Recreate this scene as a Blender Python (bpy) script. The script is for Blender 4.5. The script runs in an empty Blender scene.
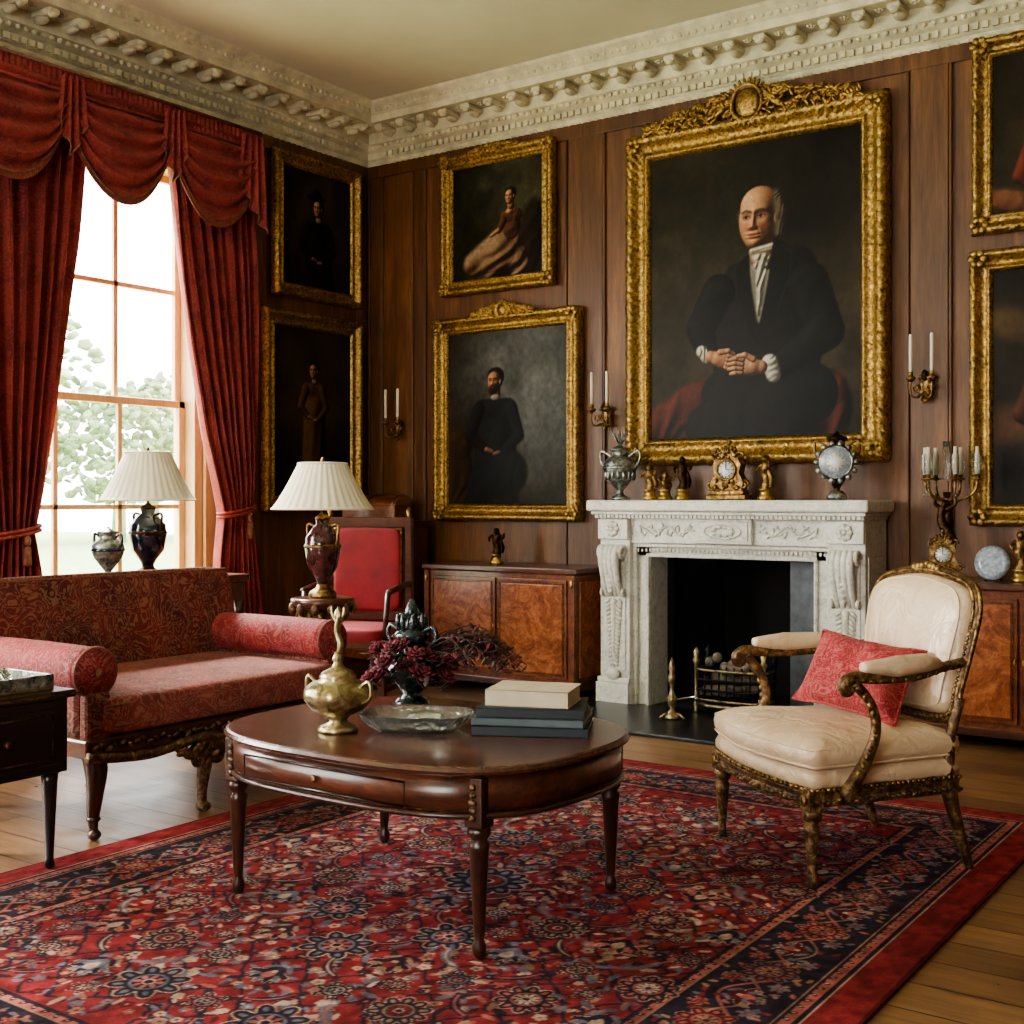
import bpy, bmesh, math, random
import numpy as np
from mathutils import Vector, Matrix, Euler
random.seed(7); rng=np.random.default_rng(7)
pi=math.pi; sin=math.sin; cos=math.cos
def lin(c):
    return tuple(((x/255)/12.92 if x/255<=.04045 else ((x/255+.055)/1.055)**2.4) for x in c)
def rgba(c): return (*lin(c),1)
# ---------------- node helpers
def newmat(name):
    m=bpy.data.materials.new(name); m.use_nodes=True
    return m,m.node_tree,m.node_tree.nodes['Principled BSDF']
def coords(nt,scale=(1,1,1),rot=(0,0,0)):
    tc=nt.nodes.new('ShaderNodeTexCoord'); mp=nt.nodes.new('ShaderNodeMapping')
    nt.links.new(tc.outputs['Object'],mp.inputs['Vector'])
    mp.inputs['Scale'].default_value=scale; mp.inputs['Rotation'].default_value=rot
    return mp.outputs[0]
def noise(nt,vec,scale,detail=4,rough=.5,dist=0):
    n=nt.nodes.new('ShaderNodeTexNoise'); nt.links.new(vec,n.inputs['Vector'])
    n.inputs['Scale'].default_value=scale; n.inputs['Detail'].default_value=detail
    n.inputs['Roughness'].default_value=rough; n.inputs['Distortion'].default_value=dist
    return n
def voro(nt,vec,scale,feature='F1'):
    n=nt.nodes.new('ShaderNodeTexVoronoi'); n.feature=feature
    nt.links.new(vec,n.inputs['Vector']); n.inputs['Scale'].default_value=scale
    return n
def ramp(nt,fac,stops,interp='LINEAR'):
    r=nt.nodes.new('ShaderNodeValToRGB'); cr=r.color_ramp; cr.interpolation=interp
    while len(cr.elements)<len(stops): cr.elements.new(.5)
    for e,(p,c) in zip(cr.elements,stops):
        e.position=p; e.color=c if len(c)==4 else (*c,1)
    nt.links.new(fac,r.inputs[0]); return r.outputs[0]
def mix(nt,fac,a,b,blend='MIX'):
    m=nt.nodes.new('ShaderNodeMix'); m.data_type='RGBA'; m.blend_type=blend
    for i,v in ((0,fac),(6,a),(7,b)):
        if hasattr(v,'links'): nt.links.new(v,m.inputs[i])
        else: m.inputs[i].default_value=v
    return m.outputs[2]
def bump(nt,bs,h,strength=.3,dist=.01):
    b=nt.nodes.new('ShaderNodeBump'); b.inputs['Strength'].default_value=strength
    b.inputs['Distance'].default_value=dist; nt.links.new(h,b.inputs['Height']); nt.links.new(b.outputs[0],bs.inputs['Normal'])
def W(v): return (v,v,v,1)
def mat_simple(name,c,rough=.5,metal=0,var=.25,scale=12,bs_=.15,coat=0,sheen=0,bscale=None):
    m,nt,b=newmat(name); v=coords(nt); n=noise(nt,v,scale,5,.6)
    c2=tuple(x*(1-var) for x in c)
    nt.links.new(ramp(nt,n.outputs[0],[(.3,rgba(c2)),(.7,rgba(c))]),b.inputs['Base Color'])
    b.inputs['Roughness'].default_value=rough; b.inputs['Metallic'].default_value=metal
    b.inputs['Coat Weight'].default_value=coat; b.inputs['Sheen Weight'].default_value=sheen
    if bs_>0:
        n2=noise(nt,v,bscale or scale*5,3); bump(nt,b,n2.outputs[0],bs_,.005)
    return m
def mat_wood(name,c1,c2,stretch,rough=.4,coat=.2,scale=4,bmp=.1,dk=.55,big=0):
    m,nt,b=newmat(name); v=coords(nt,stretch)
    n=noise(nt,v,scale,8,.65,.8); n2=noise(nt,v,scale*7,4,.6,.3)
    a=ramp(nt,n.outputs[0],[(.3,rgba(c1)),(.52,rgba(tuple((x+y)/2 for x,y in zip(c1,c2)))),(.7,rgba(c2))])
    g=ramp(nt,n2.outputs[0],[(.35,W(dk)),(.6,W(1))])
    x=mix(nt,.7,a,g,'MULTIPLY')
    if big:
        v3=coords(nt); n3=noise(nt,v3,.9,4,.6,.4); x=mix(nt,big,x,ramp(nt,n3.outputs[0],[(.35,W(.5)),(.62,W(1.1))]),'MULTIPLY')
    nt.links.new(x,b.inputs['Base Color'])
    b.inputs['Roughness'].default_value=rough; b.inputs['Coat Weight'].default_value=coat; b.inputs['Coat Roughness'].default_value=.2
    bump(nt,b,n2.outputs[0],bmp,.004); return m
def mat_burl(name,c1,c2,c3):
    m,nt,b=newmat(name); v=coords(nt); n=noise(nt,v,5,8,.7,3.5); n2=noise(nt,v,22,6,.7,2)
    a=ramp(nt,n.outputs[0],[(.3,rgba(c1)),(.48,rgba(c2)),(.68,rgba(c3))])
    g=ramp(nt,n2.outputs[0],[(.35,W(.45)),(.6,W(1))])
    nt.links.new(mix(nt,.8,a,g,'MULTIPLY'),b.inputs['Base Color'])
    b.inputs['Roughness'].default_value=.28; b.inputs['Coat Weight'].default_value=.4; b.inputs['Coat Roughness'].default_value=.12
    return m
def mat_brocade(name,base,dark,m1,m2,scale=9,rough=.75,sheen=.05,amount=.5,warp=.10):
    m,nt,b=newmat(name); v=coords(nt); nd=noise(nt,v,scale*.9,3,.5)
    add=nt.nodes.new('ShaderNodeVectorMath'); add.operation='MULTIPLY_ADD'
    nt.links.new(nd.outputs['Color'],add.inputs[0]); add.inputs[1].default_value=(warp,warp,warp); nt.links.new(v,add.inputs[2])
    vv=add.outputs[0]
    a=noise(nt,v,scale*1.1,2,.5,2.2); c=voro(nt,vv,scale*2.3); d=voro(nt,vv,scale*4.1)
    base_=ramp(nt,nd.outputs[0],[(.35,rgba(dark)),(.6,rgba(base))])
    r1=ramp(nt,a.outputs[0],[(.36,W(0)),(.38,W(amount)),(.405,W(amount)),(.42,W(0)),(.49,W(0)),(.505,W(amount)),(.53,W(amount)),(.545,W(0)),(.62,W(0)),(.63,W(amount)),(.68,W(amount)),(.70,W(0))])
    r2=ramp(nt,c.outputs['Distance'],[(0,W(amount)),(.2,W(amount)),(.26,W(0)),(.4,W(0)),(.44,W(amount*.8)),(.52,W(0))])
    r3=ramp(nt,d.outputs['Distance'],[(0,W(amount*.7)),(.22,W(amount*.7)),(.3,W(0))])
    x=mix(nt,r3,base_,rgba(dark)); x=mix(nt,r2,x,rgba(m2)); x=mix(nt,r1,x,rgba(m1))
    nt.links.new(x,b.inputs['Base Color']); b.inputs['Roughness'].default_value=rough
    b.inputs['Sheen Weight'].default_value=sheen; b.inputs['Specular IOR Level'].default_value=.3
    f=noise(nt,v,220,2); bump(nt,b,f.outputs[0],.25,.003); return m
def mat_gold(name,c1,c2,c3,rough=.36,scale=45,metal=.85,bmp=.5):
    m,nt,b=newmat(name); v=coords(nt); n=noise(nt,v,scale,6,.65,.6); n2=noise(nt,v,scale*.15,3)
    a=ramp(nt,n.outputs[0],[(.34,rgba(c1)),(.5,rgba(c2)),(.68,rgba(c3))])
    a=mix(nt,.5,a,ramp(nt,n2.outputs[0],[(.35,W(.5)),(.6,W(1))]),'MULTIPLY')
    nt.links.new(a,b.inputs['Base Color']); b.inputs['Metallic'].default_value=metal; b.inputs['Roughness'].default_value=rough
    bump(nt,b,n.outputs[0],bmp,.008); return m
GOLD=mat_gold('gilt_frame',(82,60,30),(174,140,80),(228,200,132),rough=.36,scale=60,bmp=.55,metal=.85)
GOLD2=mat_gold('ormolu',(100,76,38),(192,156,84),(238,214,140),rough=.3,scale=30,bmp=.25)
GILTW=mat_gold('gilded_walnut',(48,31,21),(98,71,46),(176,144,98),rough=.42,scale=38,metal=.35)
BRONZE=mat_gold('dark_bronze',(25,16,12),(60,40,26),(120,85,50),rough=.35,scale=40)
SILVER=mat_gold('silver_patina',(60,66,66),(150,158,156),(225,228,222),rough=.3,scale=35)
SC=mat_gold('antique_gilt',(56,40,22),(130,100,60),(202,170,112),rough=.38,scale=40)
WALL=mat_wood('oak_panelling',(88,54,30),(150,102,62),(3,3,.28),.45,.06,3,dk=.6,big=.55)
WALLD=mat_wood('oak_moulding',(80,49,27),(138,94,56),(4,4,.3),.42,.08,3,dk=.6,big=.5)
MAHOG=mat_wood('mahogany',(58,30,21),(116,66,45),(1.2,5,5),.28,.35,4)
MAHOGT=mat_wood('mahogany_top',(62,36,26),(112,70,50),(1.0,5,2),.26,.4,3,.04)
MAHOGV=mat_wood('mahogany_turned',(44,24,18),(88,50,34),(5,5,1),.3,.3,5)
DARKW=mat_wood('ebonised_wood',(16,11,10),(42,25,20),(2,2,2),.3,.4,5)
BURL=mat_burl('burl_walnut',(92,42,24),(154,86,50),(196,128,82))
BURLF=mat_burl('burl_frame',(70,32,20),(116,62,36),(146,88,52))
def mk_marble():
    m,nt,b=newmat('white_marble'); v=coords(nt); n=noise(nt,v,6,8,.7,2.5); n2=noise(nt,v,45,5,.6)
    a=ramp(nt,n.outputs[0],[(.3,rgba((186,188,180))),(.45,rgba((218,217,206))),(.7,rgba((234,232,220)))])
    nt.links.new(mix(nt,.75,a,ramp(nt,n2.outputs[0],[(.3,W(.55)),(.5,W(1))]),'MULTIPLY'),b.inputs['Base Color'])
    b.inputs['Roughness'].default_value=.35; bump(nt,b,n2.outputs[0],.2,.005); return m
MARBLE=mk_marble()
SLATE=mat_simple('black_slate',(34,36,40),.3,var=.4)
STEEL=mat_simple('slate_slip',(104,112,120),.4,var=.3)
SOOT=mat_simple('soot_brick',(14,12,11),.9,var=.4)
PLASTER=mat_simple('cornice_plaster',(230,224,192),.7,var=.2,scale=9,bs_=.4,bscale=60)
CEIL=mat_simple('ceiling_plaster',(226,222,198),.8,var=.06,scale=1.5,bs_=.05)
SOFA=mat_brocade('sofa_brocade',(114,42,42),(78,30,32),(158,122,92),(86,70,54),8,amount=.5)
SOFAS=mat_brocade('sofa_seat_brocade',(140,68,62),(106,48,46),(170,128,104),(100,70,58),8,amount=.42)
SOFAR=mat_brocade('sofa_red_damask',(146,50,54),(104,32,38),(180,118,104),(114,46,48),9,amount=.42)
CURT=mat_brocade('curtain_damask',(146,60,57),(112,42,42),(168,90,81),(96,38,38),8,amount=.42)
FRINGE=mat_simple('silk_fringe',(146,92,72),.7,var=.4,scale=40)
PILLOW=mat_brocade('pillow_damask',(158,52,58),(134,38,46),(190,112,104),(172,82,82),12,amount=.6)
def mk_silk():
    m,nt,b=newmat('cream_silk'); v=coords(nt); n=noise(nt,v,4,4,.6,.5); n2=noise(nt,v,9,3,.5,1.2)
    nt.links.new(ramp(nt,n.outputs[0],[(.3,rgba((204,178,148))),(.7,rgba((226,202,172)))]),b.inputs['Base Color'])
    b.inputs['Roughness'].default_value=.30; b.inputs['Specular IOR Level'].default_value=.65; bump(nt,b,n2.outputs[0],.5,.03); return m
SILK=mk_silk()
VELVET=mat_simple('crimson_velvet',(150,24,38),.7,var=.25,sheen=.1,scale=8)
SHADE=mat_simple('lampshade_silk',(236,228,206),.7,var=.04,bs_=0)
CANDLE=mat_simple('candle_wax',(236,230,214),.5,var=.03,bs_=0)
PORC=mat_simple('dark_porcelain',(26,34,58),.12,var=.6,scale=25,coat=.8,bs_=0)
PORCR=mat_simple('imari_porcelain',(92,54,52),.18,var=.7,scale=30,coat=.8,bs_=0)
TEAL=mat_simple('patinated_vase',(40,58,60),.25,var=.6,scale=30,coat=.5)
BRASS=mat_gold('aged_brass',(104,94,66),(178,162,120),(226,214,176),rough=.28,scale=22,bmp=.3)
WHITEP=mat_simple('white_enamel',(228,230,228),.2,var=.05,bs_=0,coat=.5)
BLUEP=mat_simple('blue_white_porcelain',(180,192,206),.2,var=.4,scale=60,bs_=0,coat=.5)
BLACK=mat_simple('black_iron',(18,17,16),.45,metal=.5)
FLOWER=mat_simple('dark_red_flowers',(138,48,62),.7,var=.6,scale=30)
LEAF=mat_simple('dried_leaves',(84,66,56),.8,var=.5,scale=40)
WINW=mat_wood('window_frame_wood',(196,160,114),(228,194,148),(3,3,.6),.4,.2,3,dk=.8)
def mk_crystal():
    m,nt,b=newmat('cut_crystal'); b.inputs['Base Color'].default_value=(.95,1,.97,1); b.inputs['Roughness'].default_value=.03
    b.inputs['Transmission Weight'].default_value=.95; b.inputs['IOR'].default_value=1.48
    v=coords(nt); w=voro(nt,v,40); bump(nt,b,w.outputs['Distance'],.5,.006); return m
CRYST=mk_crystal()
def mk_pane():
    m=bpy.data.materials.new('window_glass'); m.use_nodes=True; nt=m.node_tree; nt.nodes.clear()
    o=nt.nodes.new('ShaderNodeOutputMaterial'); t=nt.nodes.new('ShaderNodeBsdfTransparent'); g=nt.nodes.new('ShaderNodeBsdfGlossy')
    g.inputs['Roughness'].default_value=.02; t.inputs['Color'].default_value=(.97,.98,.97,1)
    x=nt.nodes.new('ShaderNodeMixShader'); x.inputs[0].default_value=.05
    nt.links.new(t.outputs[0],x.inputs[1]); nt.links.new(g.outputs[0],x.inputs[2]); nt.links.new(x.outputs[0],o.inputs[0]); return m
PANE=mk_pane()
def mk_floor():
    m,nt,b=newmat('oak_floorboards'); v=coords(nt)
    br=nt.nodes.new('ShaderNodeTexBrick'); nt.links.new(v,br.inputs['Vector'])
    br.inputs['Scale'].default_value=1; br.inputs['Brick Width'].default_value=2.1; br.inputs['Row Height'].default_value=.17
    br.inputs['Mortar Size'].default_value=.0035; br.inputs['Color1'].default_value=rgba((154,116,80)); br.inputs['Color2'].default_value=rgba((116,84,56)); br.inputs['Mortar'].default_value=rgba((30,20,13))
    v2=coords(nt,(.8,9,1)); n=noise(nt,v2,3,8,.65,.7); v3=coords(nt); n3=noise(nt,v3,2.2,6,.7,.6)
    g=ramp(nt,n.outputs[0],[(.3,W(.4)),(.6,W(1))]); x=mix(nt,.8,br.outputs[0],g,'MULTIPLY'); x=mix(nt,.6,x,ramp(nt,n3.outputs[0],[(.35,W(.5)),(.6,W(1.05))]),'MULTIPLY')
    nt.links.new(x,b.inputs['Base Color'])
    nt.links.new(ramp(nt,n3.outputs[0],[(.3,W(.26)),(.7,W(.44))]),b.inputs['Roughness']); bump(nt,b,n.outputs[0],.18,.004); return m
FLOOR=mk_floor()
def mat_vcol(name,rough,coat=0,bs_=.1,bscale=200,sheen=0,spec=.5):
    m,nt,b=newmat(name); a=nt.nodes.new('ShaderNodeAttribute'); a.attribute_name='Col'
    nt.links.new(a.outputs['Color'],b.inputs['Base Color']); b.inputs['Roughness'].default_value=rough
    b.inputs['Coat Weight'].default_value=coat; b.inputs['Coat Roughness'].default_value=.25; b.inputs['Sheen Weight'].default_value=sheen
    b.inputs['Specular IOR Level'].default_value=spec
    v=coords(nt); n=noise(nt,v,bscale,3); bump(nt,b,n.outputs[0],bs_,.004); return m
OILP=mat_vcol('oil_paint',.4,0,.12,120,spec=.14)
RUGM=mat_vcol('wool_pile',1,0,.5,350,spec=.05)

# ---------------- mesh builder
def catm(pts,n=6):
    P=[Vector(p) for p in pts]; out=[]
    for i in range(len(P)-1):
        p0=P[max(i-1,0)];p1=P[i];p2=P[i+1];p3=P[min(i+2,len(P)-1)]
        for k in range(n):
            t=k/n; out.append(.5*((2*p1)+(p2-p0)*t+(2*p0-5*p1+4*p2-p3)*t*t+(3*p1-p0-3*p2+p3)*t**3))
    out.append(P[-1]); return out
def lerp_list(r,n):
    return [float(np.interp(i/(n-1),np.linspace(0,1,len(r)),r)) for i in range(n)]
class B:
    def __init__(s): s.V=[];s.F=[];s.M=[];s.S=[];s.mats=[]
    def mi(s,m):
        if m not in s.mats: s.mats.append(m)
        return s.mats.index(m)
    def add(s,V,F,m,smooth=True,mtx=None):
        o=len(s.V)
        if mtx is not None: V=[mtx@Vector(v) for v in V]
        s.V.extend([tuple(v) for v in V]); s.F.extend([tuple(i+o for i in f) for f in F])
        k=s.mi(m); s.M.extend([k]*len(F)); s.S.extend([smooth]*len(F)); return s
    def box(s,x0,x1,y0,y1,z0,z1,m,bev=0,mtx=None,seg=2):
        bm=bmesh.new(); bmesh.ops.create_cube(bm,size=1)
        for v in bm.verts: v.co=Vector(((x0+x1)/2+v.co.x*(x1-x0),(y0+y1)/2+v.co.y*(y1-y0),(z0+z1)/2+v.co.z*(z1-z0)))
        if bev>0: bmesh.ops.bevel(bm,geom=bm.edges[:],offset=bev,segments=seg,affect='EDGES',profile=.5)
        bm.verts.index_update()
        s.add([v.co.copy() for v in bm.verts],[[v.index for v in f.verts] for f in bm.faces],m,False,mtx); bm.free(); return s
    def lathe(s,prof,m,c=(0,0,0),seg=20,mtx=None,flute=0,nfl=12,sx=1,sy=1):
        V=[];F=[];n=len(prof)
        for r,z in prof:
            for k in range(seg):
                a=2*pi*k/seg; rr=r*(1+flute*cos(nfl*a)); V.append((c[0]+rr*cos(a)*sx,c[1]+rr*sin(a)*sy,c[2]+z))
        for i in range(n-1):
            for k in range(seg):
                k2=(k+1)%seg; F.append((i*seg+k,i*seg+k2,(i+1)*seg+k2,(i+1)*seg+k))
        F.append(tuple(range(seg))[::-1]); F.append(tuple((n-1)*seg+k for k in range(seg)))
        return s.add(V,F,m,True,mtx)
    def tube(s,pts,r,m,seg=8,mtx=None,closed=False):
        P=[Vector(p) for p in pts]; n=len(P)
        R=[r]*n if not hasattr(r,'__len__') else lerp_list(r,n)
        V=[];F=[];up=None
        for i,p in enumerate(P):
            if closed: t=(P[(i+1)%n]-P[i-1])
            else: t=(P[min(i+1,n-1)]-P[max(i-1,0)])
            if t.length<1e-9: t=Vector((0,0,1))
            t.normalize()
            if up is None:
                up=Vector((0,0,1)) if abs(t.z)<.9 else Vector((1,0,0))
            a=up-t*up.dot(t)
            if a.length<1e-6: a=t.orthogonal()
            a.normalize(); up=a; b=t.cross(a)
            for k in range(seg):
                an=2*pi*k/seg; V.append(p+(a*cos(an)+b*sin(an))*R[i])
        for i in range(n if closed else n-1):
            j=(i+1)%n
            for k in range(seg):
                k2=(k+1)%seg; F.append((i*seg+k,i*seg+k2,j*seg+k2,j*seg+k))
        if not closed:
            F.append(tuple(range(seg))[::-1]); F.append(tuple((n-1)*seg+k for k in range(seg)))
        return s.add(V,F,m,True,mtx)
    def ell(s,c,r,m,su=10,sv=7,e=1,mtx=None,e2=None):
        if not hasattr(r,'__len__'): r=(r,r,r)
        e2=e2 or e
        sp=lambda v,p: math.copysign(abs(v)**p,v)
        V=[(c[0],c[1],c[2]-r[2])];F=[]
        for j in range(1,sv):
            ph=-pi/2+pi*j/sv
            for k in range(su):
                th=2*pi*k/su
                V.append((c[0]+r[0]*sp(cos(ph),e)*sp(cos(th),e2),c[1]+r[1]*sp(cos(ph),e)*sp(sin(th),e2),c[2]+r[2]*sp(sin(ph),e)))
        V.append((c[0],c[1],c[2]+r[2])); L=len(V)-1
        for k in range(su): F.append((0,1+(k+1)%su,1+k))
        for j in range(sv-2):
            for k in range(su):
                a=1+j*su+k;b=1+j*su+(k+1)%su; F.append((a,b,b+su,a+su))
        o=1+(sv-2)*su
        for k in range(su): F.append((o+k,o+(k+1)%su,L))
        return s.add(V,F,m,True,mtx)
    def cush(s,c,r,m,e=.35,mtx=None,e2=None): return s.ell(c,r,m,40,20,e,mtx,e2)
    def rings(s,rings,m,smooth=True,mtx=None,cap=True):
        n=len(rings[0]);V=[p for r in rings for p in r];F=[]
        for i in range(len(rings)-1):
            for k in range(n):
                k2=(k+1)%n; F.append((i*n+k,i*n+k2,(i+1)*n+k2,(i+1)*n+k))
        if cap: F.append(tuple(range(n))[::-1]); F.append(tuple((len(rings)-1)*n+k for k in range(n)))
        return s.add(V,F,m,smooth,mtx)
    def prism(s,out,prof,m,c=(0,0),smooth=False,mtx=None):
        cx=sum(p[0] for p in out)/len(out); cy=sum(p[1] for p in out)/len(out)
        rr=[]
        for ins,z in prof:
            r=[]
            for x,y in out:
                d=math.hypot(x-cx,y-cy); f=(d-ins)/d; r.append((cx+(x-cx)*f,cy+(y-cy)*f,z))
            rr.append(r)
        return s.rings(rr,m,smooth,mtx)
    def grid(s,fn,nu,nv,m,mtx=None):
        V=[fn(i/nu,j/nv) for j in range(nv+1) for i in range(nu+1)]
        F=[(j*(nu+1)+i,j*(nu+1)+i+1,(j+1)*(nu+1)+i+1,(j+1)*(nu+1)+i) for j in range(nv) for i in range(nu)]
        return s.add(V,F,m,True,mtx)
    def build(s,name,loc=(0,0,0),rz=0,parent=None):
        me=bpy.data.meshes.new(name); me.from_pydata(s.V,[],s.F)
        for m in s.mats: me.materials.append(m)
        me.polygons.foreach_set('material_index',s.M); me.polygons.foreach_set('use_smooth',s.S)
        me.update(); o=bpy.data.objects.new(name,me); bpy.context.scene.collection.objects.link(o)
        o.location=loc; o.rotation_euler=(0,0,rz)
        if parent: o.parent=parent
        return o
def empty(name,loc=(0,0,0),rz=0):
    o=bpy.data.objects.new(name,None); bpy.context.scene.collection.objects.link(o); o.location=loc; o.rotation_euler=(0,0,rz); o.empty_display_size=.1; return o
def T(x=0,y=0,z=0,rx=0,ry=0,rz=0,s=1): return Matrix.Translation((x,y,z))@Euler((rx,ry,rz)).to_matrix().to_4x4()@Matrix.Scale(s,4)
def spiral(c,r0,turns,a0=0,dirn=1,plane='xz',n=26,rmin=.15):
    out=[]
    for i in range(n):
        t=i/(n-1); r=r0*(1-(1-rmin)*t); a=a0+dirn*turns*2*pi*t
        dx=r*cos(a); dz=r*sin(a)
        out.append((c[0]+dx,c[1],c[2]+dz) if plane=='xz' else (c[0],c[1]+dx,c[2]+dz))
    return out
# ---------------- painter (canvas colours as a vertex colour grid)
class P:
    def __init__(s,w,h,dx,bg):
        s.w=w;s.h=h;s.nx=int(round(w/dx))+1;s.ny=int(round(h/dx))+1
        s.x=np.linspace(0,w,s.nx);s.y=np.linspace(0,h,s.ny)
        s.C=np.zeros((s.ny,s.nx,3))+np.array(bg,float)
    def win(s,x0,x1,y0,y1):
        i0=max(0,np.searchsorted(s.x,x0)-1);i1=min(s.nx,np.searchsorted(s.x,x1)+1)
        j0=max(0,np.searchsorted(s.y,y0)-1);j1=min(s.ny,np.searchsorted(s.y,y1)+1)
        return i0,i1,j0,j1
    def bl(s,w,m,col):
        i0,i1,j0,j1=w; m=np.clip(m,0,1)[...,None]; s.C[j0:j1,i0:i1]=s.C[j0:j1,i0:i1]*(1-m)+np.array(col,float)*m
    def ell(s,cx,cy,rx,ry,col,ang=0,soft=.15,al=1):
        R=max(rx,ry)*(1+soft); w=s.win(cx-R,cx+R,cy-R,cy+R)
        if w[1]<=w[0] or w[3]<=w[2]: return
        X,Y=np.meshgrid(s.x[w[0]:w[1]],s.y[w[2]:w[3]]); dx=X-cx;dy=Y-cy;c=cos(ang);n=sin(ang)
        d=np.sqrt(((dx*c+dy*n)/rx)**2+((-dx*n+dy*c)/ry)**2)
        m=np.clip((1-d)/max(soft,1e-3)+.5,0,1); s.bl(w,m*m*(3-2*m)*al,col)
    def sd(s,pts,X,Y,closed=True):
        D=np.full(X.shape,1e9); ins=np.zeros(X.shape,bool); n=len(pts)
        for i in range(n if closed else n-1):
            ax,ay=pts[i];bx,by=pts[(i+1)%n]; ex=bx-ax;ey=by-ay
            t=np.clip(((X-ax)*ex+(Y-ay)*ey)/(ex*ex+ey*ey+1e-12),0,1)
            D=np.minimum(D,np.hypot(X-ax-t*ex,Y-ay-t*ey))
            if closed and ay!=by:
                c=((ay>Y)!=(by>Y))&(X<(bx-ax)*(Y-ay)/(by-ay)+ax); ins^=c
        return np.where(ins,-D,D)
    def poly(s,pts,col,soft=.01,al=1,sm=3):
        if sm>1:
            q=[]; n=len(pts)
            for i in range(n):
                p0,p1,p2,p3=[np.array(pts[(i+k)%n],float) for k in (-1,0,1,2)]
                for k in range(sm):
                    t=k/sm; q.append(tuple(.5*((2*p1)+(p2-p0)*t+(2*p0-5*p1+4*p2-p3)*t*t+(3*p1-p0-3*p2+p3)*t**3)))
            pts=q
        xs=[p[0] for p in pts];ys=[p[1] for p in pts]; w=s.win(min(xs)-soft,max(xs)+soft,min(ys)-soft,max(ys)+soft)
        X,Y=np.meshgrid(s.x[w[0]:w[1]],s.y[w[2]:w[3]]); m=np.clip(.5-s.sd(pts,X,Y)/(2*soft),0,1); s.bl(w,m*al,col)
    def line(s,pts,wd,col,soft=.004,al=1):
        xs=[p[0] for p in pts];ys=[p[1] for p in pts]; q=wd+soft; w=s.win(min(xs)-q,max(xs)+q,min(ys)-q,max(ys)+q)
        if w[1]<=w[0] or w[3]<=w[2]: return
        X,Y=np.meshgrid(s.x[w[0]:w[1]],s.y[w[2]:w[3]]); m=np.clip((wd-s.sd(pts,X,Y,False))/soft+.5,0,1); s.bl(w,m*al,col)
    def mul(s,amp,cells): s.C*=(1+amp*(s.nz(cells)*2-1))[...,None]
    def nz(s,cells):
        g=rng.random((cells+2,cells+2)); 
        yi=np.linspace(0,cells,s.ny);xi=np.linspace(0,cells,s.nx)
        y0=yi.astype(int);x0=xi.astype(int);fy=(yi-y0)[:,None];fx=(xi-x0)[None,:];fy=fy*fy*(3-2*fy);fx=fx*fx*(3-2*fx)
        g00=g[np.ix_(y0,x0)];g10=g[np.ix_(y0+1,x0)];g01=g[np.ix_(y0,x0+1)];g11=g[np.ix_(y0+1,x0+1)]
        return (g00*(1-fx)+g01*fx)*(1-fy)+(g10*(1-fx)+g11*fx)*fy
    def relief(s,prims,col,bumps=(),k=.02,soft=.004,amb=.16,L=(-.62,-.48,.62),al=1,gain=1.1,fold=0,fcells=6,fdir=(12,5),tint=(.85,1.0,1.12),spec=0):
        R=[]
        for q in prims:
            if q[0]=='e': r=max(q[3],q[4]); R+= [(q[1]-r,q[1]+r,q[2]-r,q[2]+r)]
            else: R+=[(min(q[1]-q[3],q[4]-q[6]),max(q[1]+q[3],q[4]+q[6]),min(q[2]-q[3],q[5]-q[6]),max(q[2]+q[3],q[5]+q[6]))]
        w=s.win(min(r[0] for r in R)-.01,max(r[1] for r in R)+.01,min(r[2] for r in R)-.01,max(r[3] for r in R)+.01)
        if w[1]-w[0]<3 or w[3]-w[2]<3: return
        X,Y=np.meshgrid(s.x[w[0]:w[1]],s.y[w[2]:w[3]]); S=np.zeros_like(X); D=np.full_like(X,9.)
        for q in prims:
            if q[0]=='e':
                _,cx,cy,rx,ry,ang,zc,rz=q; c=cos(ang);n=sin(ang);dx=X-cx;dy=Y-cy
                d=np.sqrt(((dx*c+dy*n)/rx)**2+((-dx*n+dy*c)/ry)**2); z=zc+rz*np.sqrt(np.clip(1-d*d,0,1))-np.clip(d-1,0,9)*rz*1.5; D=np.minimum(D,(d-1)*min(rx,ry))
            else:
                _,x0,y0,r0,x1,y1,r1,z0,z1=q; ex=x1-x0;ey=y1-y0; t=np.clip(((X-x0)*ex+(Y-y0)*ey)/(ex*ex+ey*ey+1e-9),0,1)
                d=np.hypot(X-x0-t*ex,Y-y0-t*ey); r=r0+(r1-r0)*t; z=z0+(z1-z0)*t+np.sqrt(np.clip(r*r-d*d,0,9))-np.clip(d-r,0,9)*1.5; D=np.minimum(D,d-r)
            S+=np.exp(np.clip(z/k,-60,60))
        Z=k*np.log(S+1e-30)
        for (cx,cy,sx,sy,a,ang) in bumps:
            c=cos(ang);n=sin(ang);dx=X-cx;dy=Y-cy; Z=Z+a*np.exp(-.5*(((dx*c+dy*n)/sx)**2+((-dx*n+dy*c)/sy)**2))
        if fold: 
            f=s.nz(fcells)[w[2]:w[3],w[0]:w[1]]; f2=s.nz(fcells*2)[w[2]:w[3],w[0]:w[1]]
            am=.35+.65*s.nz(max(3,fcells//2))[w[2]:w[3],w[0]:w[1]]
            Z=Z+fold*am*np.sin(2*pi*(X*fdir[0]+Y*fdir[1])*.5+9*f+3*f2)
        h=s.x[1]-s.x[0]; gy,gx=np.gradient(Z,h); nn=np.sqrt(gx*gx+gy*gy+1)
        ndl=np.clip((-gx*L[0]-gy*L[1]+L[2])/nn,0,1); sh=amb+gain*ndl*(1-amb)
        m=np.clip(.5-D/soft,0,1); m=(m*m*(3-2*m)*al)[...,None]
        cc=np.array(col,float)*sh[...,None]**np.array(tint)+spec*255*(ndl[...,None]**14)
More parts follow.
